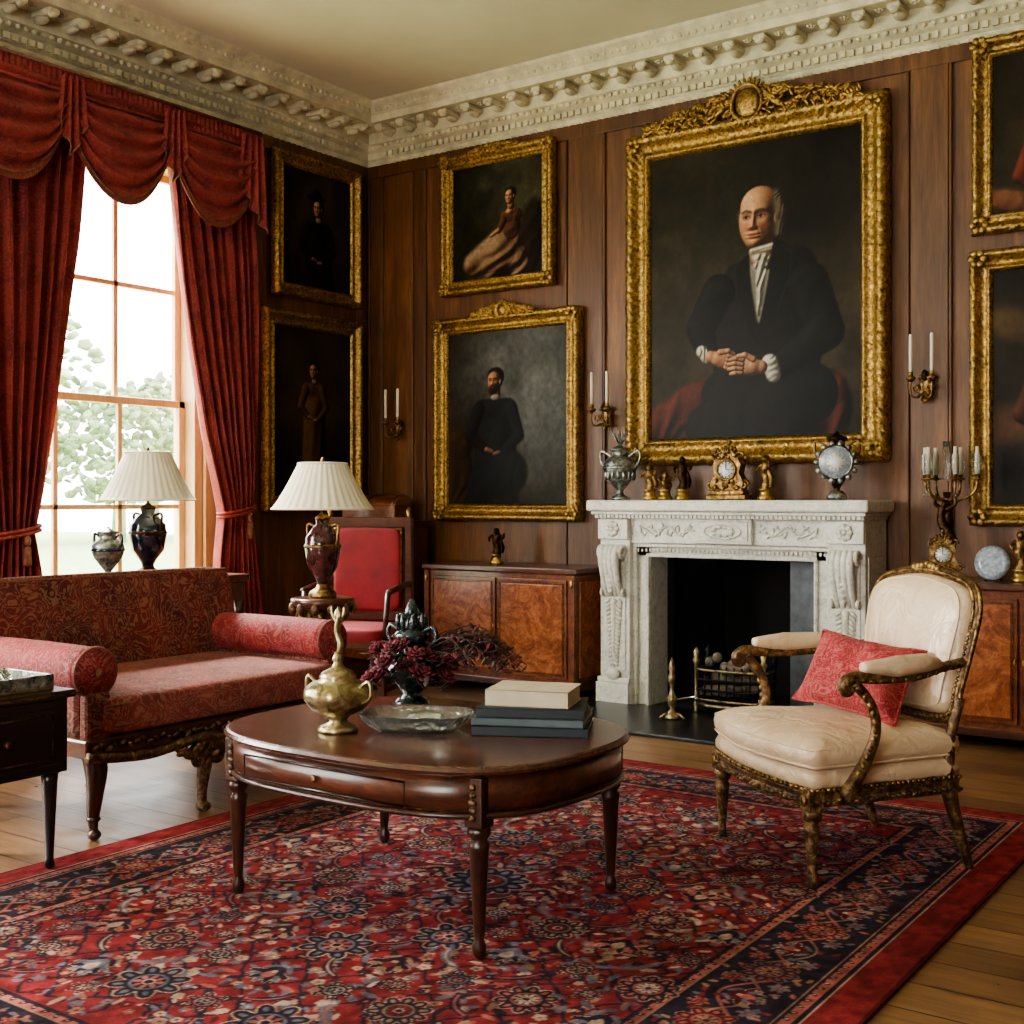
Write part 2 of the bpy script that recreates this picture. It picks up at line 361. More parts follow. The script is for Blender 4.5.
        i0,i1,j0,j1=w; s.C[j0:j1,i0:i1]=s.C[j0:j1,i0:i1]*(1-m)+np.clip(cc,0,250)*m
    def mesh(s,name,mat,flat=False,parent=None,loc=(0,0,0),W_=None,H_=None):
        W_=W_ or s.w;H_=H_ or s.h
        X,Y=np.meshgrid(s.x/s.w*W_-W_/2,H_/2-s.y/s.h*H_)
        Z=np.zeros_like(X)
        co=np.stack([X,Y,Z] if flat else [X,Z,Y],-1).reshape(-1,3).astype(np.float32)
        idx=np.arange(s.nx*s.ny).reshape(s.ny,s.nx)
        F=np.stack([idx[1:,:-1],idx[1:,1:],idx[:-1,1:],idx[:-1,:-1]],-1).reshape(-1,4)
        me=bpy.data.meshes.new(name); me.vertices.add(len(co)); me.vertices.foreach_set('co',co.ravel())
        nf=len(F); me.loops.add(nf*4); me.loops.foreach_set('vertex_index',F.ravel().astype(np.int32))
        me.polygons.add(nf); me.polygons.foreach_set('loop_start',(np.arange(nf)*4).astype(np.int32)); 
        me.update(calc_edges=True)
        c=np.clip(s.C/255,0,1); c=np.where(c<=.04045,c/12.92,((c+.055)/1.055)**2.4)
        ca=me.color_attributes.new('Col','FLOAT_COLOR','POINT')
        ca.data.foreach_set('color',np.concatenate([c,np.ones(c.shape[:2]+(1,))],-1).reshape(-1).astype(np.float32))
        me.materials.append(mat); me.validate()
        o=bpy.data.objects.new(name,me); bpy.context.scene.collection.objects.link(o); o.location=loc
        if parent: o.parent=parent
        return o
# ================= ROOM
XL,XR,YB,YF,ZC=-5.95,2.4,-2.6,6.6,3.9
b=B(); b.box(XL-.2,XR+.2,YB-.2,YF+.2,-.1,0,FLOOR); b.build('floor')
b=B(); b.box(XL-.2,XR+.2,YB-.2,YF+.2,ZC,ZC+.1,CEIL); b.build('ceiling')
b=B()
FX0,FX1,FZ=-3.46,-2.48,.88
b.box(XL-.2,FX0,YF,YF+.2,0,ZC,WALL); b.box(FX1,XR+.2,YF,YF+.2,0,ZC,WALL); b.box(FX0,FX1,YF,YF+.2,FZ,ZC,WALL); b.build('wall_north')
wins=[(3.58,5.08),(.5,2.0),(-2.1,-.6)]; WZ0,WZ1=.45,3.25
b=B(); prev=YB
for (a,c) in sorted(wins):
    b.box(XL-.2,XL,prev,a,0,ZC,WALL); b.box(XL-.2,XL,a,c,0,WZ0,WALL); b.box(XL-.2,XL,a,c,WZ1,ZC,WALL); prev=c
b.box(XL-.2,XL,prev,YF,0,ZC,WALL); b.build('wall_west')
b=B(); b.box(XR,XR+.2,YB,YF,0,ZC,WALL); b.build('wall_east')
b=B(); sx0,sx1=-2.4,-.4
b.box(XL-.2,sx0,YB-.2,YB,0,ZC,WALL);b.box(sx1,XR+.2,YB-.2,YB,0,ZC,WALL);b.box(sx0,sx1,YB-.2,YB,0,.45,WALL);b.box(sx0,sx1,YB-.2,YB,WZ1,ZC,WALL); b.build('wall_south')
b=B()
# wide raised panels between flat stiles
for (p,hw) in [(-5.86,.05),(-5.46,.045),(-4.10,.13),(-1.95,.10),(-.7,.06),(.4,.06),(1.4,.06)]:
    b.box(p-hw,p+hw,YF-.014,YF,.22,3.62,WALLD,.005)
    for q in (p-hw-.012,p+hw+.012): b.box(q-.008,q+.008,YF-.022,YF,.3,3.50,WALLD,.006)
b.box(XL,XR,YF-.02,YF,3.50,3.62,WALLD,.004); b.build('trim_1')
b=B()
for p in [5.52,6.52,3.2,2.3,.1,-.4]: 
    b.box(XL,XL+.018,p-.05,p+.05,.22,3.62,WALLD,.006)
b.box(XL,XL+.02,YB,YF,3.50,3.62,WALLD,.004); b.build('trim_2')
b=B(); b.box(XL,FX0-.35,YF-.03,YF,0,.2,WALLD,.008); b.box(FX1+.35,XR,YF-.03,YF,0,.2,WALLD,.008); b.build('baseboard_north')
b=B(); b.box(XL,XL+.03,YB,YF-.03,0,.2,WALLD,.008); b.build('baseboard_west')
b=B(); b.box(XR-.03,XR,YB,YF-.03,0,.2,WALLD,.008); b.build('baseboard_east')
# cornice
CP=[(0,3.58),(.015,3.58),(.03,3.60),(.03,3.615),(.05,3.625),(.05,3.67),(.085,3.685),(.10,3.705),(.12,3.71),(.12,3.785),(.31,3.785),(.31,3.83),(.33,3.84),(.35,3.862),(.385,3.885),(.40,3.9)]
def cornice(name,along,fixed,sgn,a0,a1,m0,m1,detail=True):
    b=B()
    def pt(a,p,z): return (a,fixed+sgn*p,z) if along=='x' else (fixed+sgn*p,a,z)
    V=[];F=[]
    for p,z in CP: V.append(pt(a0+m0*p,p,z)); V.append(pt(a1+m1*p,p,z))
    for i in range(len(CP)-1): F.append((2*i,2*i+1,2*i+3,2*i+2))
    b.add(V,F,PLASTER,False)
    def bx(a,w,p0,p1,z0,z1,bev=0):
        if along=='x': y0,y1=sorted((fixed+sgn*p0,fixed+sgn*p1)); b.box(a-w/2,a+w/2,y0,y1,z0,z1,PLASTER,bev,seg=1)
        else: x0,x1=sorted((fixed+sgn*p0,fixed+sgn*p1)); b.box(x0,x1,a-w/2,a+w/2,z0,z1,PLASTER,bev,seg=1)
    R3=lambda l,p,z:(l,p,z) if along=='x' else (p,l,z)
    if detail:
        A0,A1=a0+m0*.2,a1+m1*.2; n=int((A1-A0)/.185)
        for i in range(n):
            a=A0+.05+(i+.5)*(A1-A0-.1)/n
            bx(a,.07,.12,.285,3.75,3.784,.008)
            b.ell(pt(a,.17,3.745),R3(.032,.055,.024),PLASTER,8,6); b.ell(pt(a,.265,3.752),R3(.03,.025,.022),PLASTER,8,5)
            aa=a+.0925
            for q in range(5): b.ell(pt(aa+.018*cos(q*1.2566),.215+.018*sin(q*1.2566),3.784),R3(.012,.012,.009),PLASTER,6,4)
            b.ell(pt(aa,.215,3.78),R3(.008,.008,.014),PLASTER,6,4)
        n=int((A1-A0)/.05)
        for i in range(n):
            a=A0+(i+.5)*(A1-A0)/n; b.ell(pt(a,.10,3.697),R3(.017,.012,.016),PLASTER,6,5)
            bx(a,.03,.04,.072,3.628,3.662)
            b.ell(pt(a,.02,3.595),R3(.018,.012,.013),PLASTER,6,4)
            b.ell(pt(a,.34,3.86),R3(.018,.014,.02),PLASTER,6,4)
    b.build(name)
cornice('trim_3','x',YF,-1,XL,XR,1,-1); cornice('trim_4','y',XL,1,YB,YF,1,-1)
cornice('trim_5','y',XR,-1,YB,YF,1,-1,False); cornice('trim_6','x',YB,1,XL,XR,1,-1,False)
# windows
def window(name,c0,c1,axis='y'):
    b=B(); 
    def bx(a0,a1,d0,d1,z0,z1,m,bev=.004):
        if axis=='y': b.box(XL-d1,XL-d0,a0,a1,z0,z1,m,bev)
        else: b.box(a0,a1,YB-d1,YB-d0,z0,z1,m,bev)
    t=.06
    bx(c0,c0+t,.0,.2,WZ0,WZ1,WINW);bx(c1-t,c1,.0,.2,WZ0,WZ1,WINW);bx(c0,c1,0,.2,WZ1-t,WZ1,WINW);bx(c0,c1,-.03,.2,WZ0,WZ0+t,WINW)
    bx(c0-.09,c0,-.03,0,WZ0-.05,WZ1+.09,WINW);bx(c1,c1+.09,-.03,0,WZ0-.05,WZ1+.09,WINW);bx(c0-.09,c1+.09,-.03,0,WZ1,WZ1+.09,WINW)
    a0,a1=c0+t,c1-t; mid=1.79
    for (z0,z1,d) in ((WZ0+t,mid+.02,.09),(mid-.02,WZ1-t,.13)):
        s=.045
        bx(a0,a0+s,d,d+.035,z0,z1,WINW);bx(a1-s,a1,d,d+.035,z0,z1,WINW);bx(a0,a1,d,d+.035,z0,z0+s,WINW);bx(a0,a1,d,d+.035,z1-s,z1,WINW)
        for k in (1,2):
            a=a0+s+(a1-a0-2*s)*k/3; bx(a-.015,a+.015,d+.005,d+.03,z0+s,z1-s,WINW,.002)
        zz=(z0+z1)/2; bx(a0+s,a1-s,d+.005,d+.03,zz-.014,zz+.014,WINW,.002)
        bx(a0+s,a1-s,d+.016,d+.019,z0+s,z1-s,PANE,0)
    b.build(name)
for i,(a,c) in enumerate(wins): window('window_%d'%(i+1),a,c)
window('window_4',sx0,sx1,'x')  # unseen window behind the camera, added for soft frontal light
# outside: lawn and a leafy tree belt, haze put into their pale colours
GR=mat_simple('lawn',(176,196,132),.9,var=.15,scale=2); TR=mat_simple('tree_foliage',(176,192,146),.9,var=.45,scale=2)
b=B(); b.box(-60,XL-.25,-30,40,-.6,-.5,GR); b.build('lawn')
b=B(); rt=random.Random(12)
for t in range(9):
    ty=6+t*4.0+rt.uniform(-1,1); tx=-43+rt.uniform(-4,4); th=rt.uniform(5.0,9.5)
    b.tube([(tx,ty,-.49),(tx+.1,ty,th*.6)],[.3,.15],TR,8)
    for k in range(330):
        a=rt.uniform(0,2*pi); q=rt.random()**.5*3.0; zz=rt.uniform(-1,1); f=math.sqrt(max(0,1-zz*zz*.85)); r=rt.uniform(.12,.34)
        b.ell((0,0,0),(r,r,r*.4),TR,5,4,mtx=T(tx+q*f*cos(a),ty+q*f*sin(a),th*.60+zz*th*.40,rx=rt.uniform(-1,1),ry=rt.uniform(-1,1)))
b.build('tree_row')

# ================= CURTAINS
def curtain(name,ed,npl,seed):
    zs=[e[0] for e in ed][::-1]
    f=lambda z,k: float(np.interp(z,zs,[e[k] for e in ed][::-1]))
    zt,zb=ed[0][0],ed[-1][0]
    b=B(); rnd=random.Random(seed); ph=[rnd.uniform(-.5,.5) for _ in range(4)]
    def fn(u,v):
        z=zt+(zb-zt)*v; y0=f(z,1);y1=f(z,2)
        w=y1-y0; uu=u+.012*sin(9*v+ph[0])+.012*sin(23*u+ph[1])+.02*sin(7*u+3*v)
        amp=.035+.03*max(0,(.5-w))
        x=XL+.2+amp*sin(2*pi*npl*uu+ph[2])+.012*sin(2*pi*npl*2.3*uu+3*v)
        y=y0+w*u+.014*cos(2*pi*npl*uu)
        return (x,y,z)
    b.grid(fn,150,70,CURT)
    zt_=min(ed,key=lambda e:e[2]-e[1]); yc=(zt_[1]+zt_[2])/2; hw=(zt_[2]-zt_[1])/2
    for dz in (0,.022):
        pts=[(XL+.2+.08*cos(a),yc+(hw+.015)*sin(a),zt_[0]+dz+.025*sin(a)) for a in [2*pi*k/24 for k in range(24)]]
        b.tube(pts,.010,CURT,8,closed=True); 
    b.ell((XL+.29,yc+.03,zt_[0]-.03),(.018,.018,.03),FRINGE); b.lathe([(.012,-.16),(.022,-.15),(.018,-.06)],FRINGE,(XL+.29,yc+.03,zt_[0]),10)
    return b.build(name)
curtain('damask_curtain',[(3.35,4.62,5.27,0),(2.6,4.74,5.33,0),(2.1,4.82,5.34,0),(1.6,4.92,5.34,0),(1.3,5.01,5.33,0),(1.12,5.06,5.30,0),(.9,5.03,5.34,0),(.4,4.99,5.42,0),(.02,4.97,5.45,0)],8,1)
curtain('damask_curtain',[(3.35,3.30,4.12,0),(2.6,3.34,4.05,0),(2.1,3.38,3.98,0),(1.6,3.42,3.91,0),(1.25,3.48,3.85,0),(1.02,3.52,3.80,0),(.8,3.48,3.84,0),(.4,3.38,3.88,0),(.02,3.34,3.9,0)],8,2)
b=B(); VX=XL+.03
Y0,Y1=3.22,5.27
b.box(VX,VX+.26,Y0,Y1,3.42,3.46,CURT,.01)
b.grid(lambda u,v:(VX+.27+.006*sin(u*2*pi*60),Y0+(Y1-Y0)*u,3.47-.13*v),400,4,CURT)
for e in (Y0,Y1): b.grid(lambda u,v:(VX+.27*u,e,3.47-(.34+.1*u)*v),8,4,CURT)
b.tube([(VX+.28,Y0-.01,3.465),(VX+.28,Y1+.01,3.465)],.010,FRINGE)
b.tube([(VX+.28,Y0-.01,3.35),(VX+.28,Y1+.01,3.35)],.010,CURT)
sw=[Y0+.02,Y0+.70,Y0+1.37,Y1-.02]
for i in range(3):
    y0,y1=sw[i],sw[i+1]
    def sfn(u,v):
        s=(2*u-1); drop=.16+(.38)*(1-abs(s)**2.2)
        z=3.40-drop*v
        x=VX+.27+.06*sin(pi*v)*(1-s*s*.6)+.026*sin(v*2*pi*5+.9*cos(pi*s)+i)*(1-.3*abs(s))
        return (x,y0-.02+(y1-y0+.04)*u,z)
    b.grid(sfn,44,60,CURT)
    b.tube([tuple(Vector(sfn(k/40,1))+Vector((.004,0,0))) for k in range(41)],.007,FRINGE,6)
    for k in range(110):
        p=sfn((k+.5)/110,1); b.box(p[0]-.004,p[0]+.004,p[1]-.0025,p[1]+.0025,p[2]-.035,p[2],CURT if k%2 else FRINGE)
for i,y in enumerate(sw):
    hw=.085 if i in (1,2) else .11; L=.40 if i in (1,2) else .58
    def jf(u,v):
        s=2*u-1; l=(L*(1-.45*abs(s)) if i in(1,2) else L*(1-.5*(u if i==0 else 1-u)))
        return (VX+.31+.022*sin(u*2*pi*3.5),y+hw*s*(.75+.35*v)+(.03 if i==0 else -.07 if i==3 else 0),3.42-l*v)
    b.grid(jf,40,12,CURT); b.tube([jf(k/40,1) for k in range(41)],.006,FRINGE,6)
b.build('curtain_valance')

# ================= FRAMES & PAINTINGS
def frame(b,w,h,bw,dep,amp=.008,per=.06,sil=.0):
    q=[0,0,.05,.12,.2,.28,.36,.44,.55,.66,.76,.82,.88,.94,1,1]
    hh=[0,.55,.82,.96,1,.95,.8,.58,.42,.40,.5,.62,.6,.42,.3,.05]
    sides=[((-w/2,h/2),(1,0),(0,-1),w),((w/2,h/2),(0,-1),(-1,0),h),((w/2,-h/2),(-1,0),(0,1),w),((-w/2,-h/2),(0,1),(1,0),h)]
    for o,d,nn,L in sides:
        n=int(L/.0075); V=[];F=[];m=len(q)
        for i in range(n+1):
            s=L*i/n
            for k in range(m):
                off=q[k]*bw
                orn=0
                if .05<=q[k]<=.36: orn=amp*(abs(sin(pi*s/per+q[k]*5))**.7-.6)+amp*.7*sin(2*pi*s/(per*.31)+q[k]*40)
                elif .5<q[k]<.8: orn=amp*.6*sin(2*pi*s/(per*.9)+q[k]*22)
                elif .8<=q[k]<.9: orn=amp*.45*sin(2*pi*s/.016)
                if q[k]<=.05: off-=sil*abs(sin(pi*s/(per*1.5)))
                a=off+(L-2*off)*(i/n)
                x=o[0]+d[0]*a+nn[0]*off; z=o[1]+d[1]*a+nn[1]*off
                V.append((x,-(hh[k]*dep+orn),z))
        for i in range(n):
            for k in range(m-1): F.append((i*m+k,i*m+k+1,(i+1)*m+k+1,(i+1)*m+k))
        b.add(V,F,GOLD,True)
def crest(b,z,w,h,y):
    b.ell((0,y,z+h*.35),(h*.30,.03,h*.34),GOLD,16,10); b.tube([(h*.36*cos(a),y-.02,z+h*.35+h*.40*sin(a)) for a in [2*pi*k/24 for k in range(24)]],.011,GOLD,6,closed=True)
    r=random.Random(4)
    for k in range(26): a=k*2*pi/26; b.ell((0,0,0),(.022*h/.26+.004,.012,.010),GOLD,7,5,mtx=T(h*.46*cos(a),y-.012,z+h*.36+h*.46*sin(a),ry=-a))
    for s in (-1,1):
        b.tube(catm([(s*h*.4,y,z+h*.5),(s*h*.9,y-.01,z+h*.15),(s*w*.3,y,z+h*.42),(s*w*.42,y,z+h*.1),(s*w*.5,y,z)],6),[.022,.016,.018,.012,.006],GOLD)
        for c,rr in (((s*h*.75,y-.01,z+h*.42),h*.2),((s*w*.33,y-.01,z+h*.22),h*.16),((s*w*.44,y,z+h*.08),h*.09)):
            b.tube(spiral(c,rr,1.4,0 if s>0 else pi,s),[.016,.010,.007],GOLD,6)
        for k in range(90):
            t=.16+.84*k/90; zz=z+h*.72*(1-t*.75)*r.random()+.01; M=T(s*w*.5*t,y-.012-.014*r.random(),zz,ry=r.uniform(-1.2,1.2)); b.ell((0,0,0),(.026*h/.26+.005,.012,.010),GOLD,7,5,mtx=M)
def framed(name,w,h,bw,dep,loc,rz,painter,cr=None,amp=.008,dx=.005,sil=.006,corner=False):
    e=empty(name,loc,rz); b=B(); frame(b,w,h,bw,dep,amp,sil=sil)
    if cr: crest(b,h/2-.02,cr[0],cr[1],-dep*.7)
    if corner:
        for sx in (-1,1):
            for sz in (-1,1):
                for k in range(6):
                    a=k*pi/3; b.ell((sx*(w/2-bw*.4)+.03*cos(a),-dep,sz*(h/2-bw*.4)+.03*sin(a)),(.02,.012,.02),GOLD,8,6)
    b.box(-w/2+bw*.3,w/2-bw*.3,-.012,0,-h/2+bw*.3,h/2-bw*.3,DARKW)
    b.build('carved_frame',parent=e)
    cw,ch=w-2*bw*.97,h-2*bw*.97
    p=P(1,ch/cw,dx/cw,(30,26,20)); painter(p); p.mesh('canvas',OILP,parent=e,loc=(0,-.02,0),W_=cw,H_=ch)
def head(p,cx,cy,r,skin=(214,166,126),turn=-1,hair=(60,45,32),bald=False,beard=None,amb=.16):
    t=turn; E=lambda x,y,rx,ry,zc,rz,a=0:('e',cx+(-t)*x*r,cy+y*r,rx*r,ry*r,a*(-t),zc*r,rz*r)
    G=lambda x,y,sx,sy,a,an=0:(cx+(-t)*x*r,cy+y*r,sx*r,sy*r,a*r,an*(-t))
    p.relief([('c',cx+(-t)*.22*r,cy+.6*r,.40*r,cx+(-t)*.18*r,cy+1.2*r,.44*r,0,0)],tuple(c*.8 for c in skin),k=.1*r,soft=.06*r,amb=amb*.7)
    hp=[E(.22,-.28,.76,.74,-.25,.7),E(.42,.05,.42,.55,-.25,.6)] if not bald else [E(.34,-.12,.56,.60,-.25,.6),E(.48,.12,.40,.56,-.25,.6),E(-.50,.02,.16,.26,-.3,.2)]
    if not bald: hp+= [E(.05,-.45,.68,.55,-.1,.7)]
    p.relief(hp,hair,k=.1*r,soft=.14*r,amb=.2,fold=.02*r,fcells=40,fdir=(60,20))
    face=[E(.0,.16,.60,.86,0,.62),E(-.06,.60,.40,.40,.06,.5)]
    if bald: face=[E(.06,-.26,.62,.60,-.05,.62)]+face
    else: face+= [E(-.02,-.22,.56,.45,0,.6)]
    bm=[G(-.14,-.17,.36,.07,.05),G(-.36,-.01,.12,.09,-.10),G(.10,-.01,.14,.09,-.10),G(-.36,.0,.07,.05,.045),G(.10,.0,.08,.05,.045),
        G(-.17,.12,.055,.17,.13,.12),G(-.21,.30,.075,.06,.12),G(-.29,.33,.04,.04,.04),G(-.10,.33,.05,.04,.05),G(-.16,.42,.10,.03,-.03),
        G(-.16,.505,.13,.028,.045),G(-.16,.60,.11,.032,.05),G(-.16,.552,.15,.012,-.04),G(-.15,.67,.12,.03,-.03),G(-.14,.84,.13,.09,.07),
        G(-.42,.24,.10,.12,.04),G(.24,.20,.13,.12,.05),G(.20,.50,.12,.16,-.05),G(.02,.42,.03,.12,-.02,-.4),G(.46,-.1,.1,.2,-.05)]
    p.relief(face,skin,bm,k=.07*r,soft=.05*r,amb=amb)
    for q,a in (((-.40,.26),.28),((.22,.30),.32),((-.20,.31),.25)): p.ell(cx+(-t)*q[0]*r,cy+q[1]*r,.15*r,.13*r,(186,96,76),soft=1.2,al=a)
    for x,w in ((-.36,.095),(.10,.115)):
        ex=cx+(-t)*x*r; ey=cy+.0*r
        p.ell(ex,ey,w*1.5*r,.10*r,(92,56,40),soft=1.1,al=.6); p.ell(ex,ey+.015*r,w*.95*r,.036*r,(150,132,114),soft=.5,al=.85)
        p.ell(ex+t*.015*r,ey+.012*r,.045*r,.042*r,(30,22,20),soft=.4); p.line([(ex-w*r,ey+.01*r),(ex,ey-.03*r),(ex+w*r,ey+.01*r)],.010*r,(50,30,24),.03*r,.95)
        p.line([(ex-w*1.35*r,ey-.13*r),(ex-.2*w*r,ey-.18*r),(ex+w*1.35*r,ey-.13*r)],.028*r,tuple(.55*c for c in hair),.06*r,.85)
    p.ell(cx+t*.24*r,cy+.355*r,.028*r,.018*r,(70,36,28),soft=.6,al=.7); p.ell(cx+t*.12*r,cy+.365*r,.03*r,.018*r,(60,32,26),soft=.6,al=.8)
    p.ell(cx+t*.16*r,cy+.525*r,.15*r,.03*r,(150,66,56),soft=.9,al=.6); p.ell(cx+t*.16*r,cy+.60*r,.12*r,.035*r,(176,88,74),soft=.9,al=.6); p.line([(cx+t*.30*r,cy+.556*r),(cx+t*.16*r,cy+.562*r),(cx+t*.01*r,cy+.552*r)],.008*r,(84,36,32),.025*r,.9)
    ex=cx+(-t)*.60*r; p.relief([('e',ex,cy+.13*r,.10*r,.19*r,.1,0,.1*r)],tuple(.9*c for c in skin),[(ex,cy+.11*r,.035*r,.08*r,-.05*r,0)],k=.02*r,soft=.04*r,amb=amb)
    if beard: p.relief([E(-.10,.78,.44,.42,.1,.4),E(.18,.55,.22,.35,0,.3)],beard,k=.05*r,soft=.25*r,amb=.2,fold=.02*r,fcells=40,fdir=(60,20)); p.ell(cx+t*.15*r,cy+.56*r,.11*r,.03*r,(140,70,58),soft=.8)
def hand_fold(p,x,y,s,ang,skin,flip=1):
    c,n=cos(ang),sin(ang)
    Q=lambda a,b:(x+s*(a*c-b*flip*n),y+s*(a*n+b*flip*c))
    def C(a,b,r0,a2,b2,r1,z0=0,z1=0): u=Q(a,b);v=Q(a2,b2); return ('c',u[0],u[1],r0*s,v[0],v[1],r1*s,z0*s,z1*s)
    u=Q(.0,0)
    p.relief([C(-.55,.0,.26,-.3,.0,.28),('e',u[0],u[1],.42*s,.36*s,ang,0,.3*s),C(-.25,-.1,.22,.2,-.1,.22),C(-.25,.12,.2,.2,.12,.2)],skin,k=.08*s,soft=.05*s,amb=.2)
    for i,(b,l) in enumerate(((.27,.34),(.10,.44),(-.08,.47),(-.26,.42))):
        p.relief([C(.22,b*.9,.105,.30+l*.5,b*1.05,.095,.12,.14),C(.30+l*.5,b*1.05,.095,.30+l,b*1.0+.06,.075,.14,.04)],tuple(k_*(.97-.03*i) for k_ in skin),k=.03*s,soft=.035*s,amb=.14)
    p.relief([C(-.2,-.28,.13,.15,-.42,.11,.1,.15),C(.15,-.42,.11,.42,-.36,.08,.15,.1)],skin,k=.04*s,soft=.035*s,amb=.2)
def portrait_main(p):
    p.ell(.35,.55,.75,.7,(54,47,31),soft=1,al=.9); p.ell(.15,.95,.4,.35,(54,47,34),soft=1,al=.7); p.ell(.9,.2,.4,.5,(21,18,14),soft=1,al=.8)
    p.ell(.95,.75,.25,.4,(58,48,31),soft=1,al=.6); p.ell(.12,.25,.3,.35,(30,27,19),soft=1,al=.6); p.mul(.25,7); p.mul(.15,17); p.mul(.08,40)
    p.relief([('e',.08,1.22,.16,.09,-.6,0,.06),('e',.20,1.12,.13,.07,-.5,0,.06),('e',.28,1.22,.12,.13,.2,0,.06),('e',.82,1.10,.12,.09,.1,0,.06),('e',.88,1.2,.08,.14,.1,0,.06),('e',.78,1.22,.1,.12,0,0,.06)],(88,42,30),k=.02,soft=.03,amb=.08,fold=.010,fcells=6,fdir=(18,10))
    coat=(25,23,24)
    p.relief([('e',.57,.88,.26,.40,0,0,.16),('c',.45,.61,.09,.70,.58,.105,0,0),('c',.40,1.12,.14,.76,1.12,.14,0,0),('c',.62,1.22,.2,.30,1.26,.12,0,.03)],coat,k=.04,soft=.012,amb=.18,fold=.006,fcells=5,fdir=(6,9))
    p.relief([('c',.345,.645,.082,.255,.80,.072,.03,.05),('c',.255,.80,.072,.285,.90,.052,.05,.10)],coat,k=.02,soft=.012,amb=.18,fold=.005,fcells=5,fdir=(8,14),spec=.01)
    p.relief([('c',.765,.65,.095,.845,.86,.082,.03,.04),('c',.845,.86,.082,.62,1.005,.054,.04,.12)],coat,k=.02,soft=.012,amb=.18,fold=.006,fcells=5,fdir=(14,8),spec=.01)
    p.poly([(.50,.47),(.595,.45),(.598,.52),(.582,.62),(.562,.72),(.545,.79),(.532,.79),(.518,.72),(.503,.63),(.494,.53)],(120,114,100),.006)
    lap=(16,15,16)
    head(p,.535,.325,.150,skin=(206,160,122),turn=-1,hair=(88,78,62),bald=True)
    p.relief([('e',.550,.512,.042,.022,.05,0,.025),('e',.546,.545,.036,.022,-.1,.01,.025),('c',.540,.57,.018,.538,.76,.007,.015,.0),('c',.558,.57,.018,.545,.74,.007,.01,.0)],(200,193,175),k=.008,soft=.014,amb=.34,fold=.007,fcells=14,fdir=(60,14),tint=(1,1,1.04))
    p.relief([('c',.508,.480,.014,.602,.468,.016,0,0)],(204,198,182),k=.008,soft=.010,amb=.38,fold=.003,fcells=14,fdir=(10,90))
    p.poly([(.612,.44),(.69,.50),(.685,.60),(.62,.75),(.553,.88),(.538,.84),(.565,.72),(.592,.58)],lap,.006); p.poly([(.490,.49),(.43,.56),(.435,.68),(.48,.81),(.532,.88),(.525,.80),(.505,.70),(.493,.58)],lap,.006)
    p.line([(.64,.465),(.69,.505),(.684,.60),(.625,.745)],.0016,(50,46,44),.006,.7); p.line([(.43,.565),(.435,.67),(.475,.80)],.0014,(46,43,41),.006,.6)
    p.relief([('c',.622,.24,.018,.642,.325,.030,0,0),('c',.642,.325,.030,.632,.415,.020,0,0)],(96,87,70),k=.01,soft=.03,amb=.3,fold=.003,fcells=30,fdir=(80,30))
    p.relief([('c',.590,.975,.038,.608,1.03,.034,.1,.1)],(204,198,182),k=.01,soft=.012,amb=.36,fold=.004,fcells=20,fdir=(40,60),tint=(1,1,1.03)); p.relief([('c',.262,.905,.028,.285,.935,.026,.1,.1)],(200,194,178),k=.01,soft=.012,amb=.36,fold=.004,fcells=20,fdir=(60,20),tint=(1,1,1.03))
    hand_fold(p,.365,.95,.110,.30,(192,144,108),1)
    hand_fold(p,.485,.985,.118,pi+.12,(204,156,120),-1)
    p.C=np.clip(p.C,0,255)*.96; p.mul(.05,120); p.mul(.06,60)
def portrait_lady(p):
    p.ell(.7,.35,.5,.5,(58,56,38),soft=1,al=.9); p.ell(.2,.8,.5,.3,(40,38,25),soft=1); p.ell(.3,.2,.4,.3,(44,44,35),soft=1,al=.7); p.mul(.3,6); p.mul(.15,16)
    p.relief([('e',.88,.72,.14,.34,.1,-.1,.08)],(42,32,23),k=.02,soft=.04,amb=.1,fold=.006)
    dr=(146,120,94)
    p.relief([('c',.64,.70,.12,.52,.80,.17,0,0),('c',.52,.80,.19,.24,.90,.12,0,0),('c',.66,.88,.14,.45,.96,.12,0,0),('c',.70,.74,.1,.76,.98,.12,0,0)],dr,k=.05,soft=.05,amb=.14,fold=.018,fcells=4,fdir=(9,14))
    p.relief([('c',.60,.50,.055,.73,.50,.055,0,0),('e',.665,.58,.10,.14,0,0,.05)],(96,66,50),k=.02,soft=.02,amb=.18,fold=.006)
    p.relief([('c',.645,.40,.024,.655,.45,.03,0,0),('e',.655,.465,.055,.028,0,0,.02)],(196,152,116),k=.01,soft=.012)
    p.relief([('c',.575,.54,.042,.53,.62,.030,.02,.02)],(96,66,50),k=.01,soft=.015); p.relief([('c',.52,.62,.022,.44,.66,.016,.02,.02)],(184,140,108),k=.01,soft=.012)
    head(p,.645,.32,.078,skin=(196,152,116),turn=-1,hair=(40,27,20)); p.mul(.1,60)
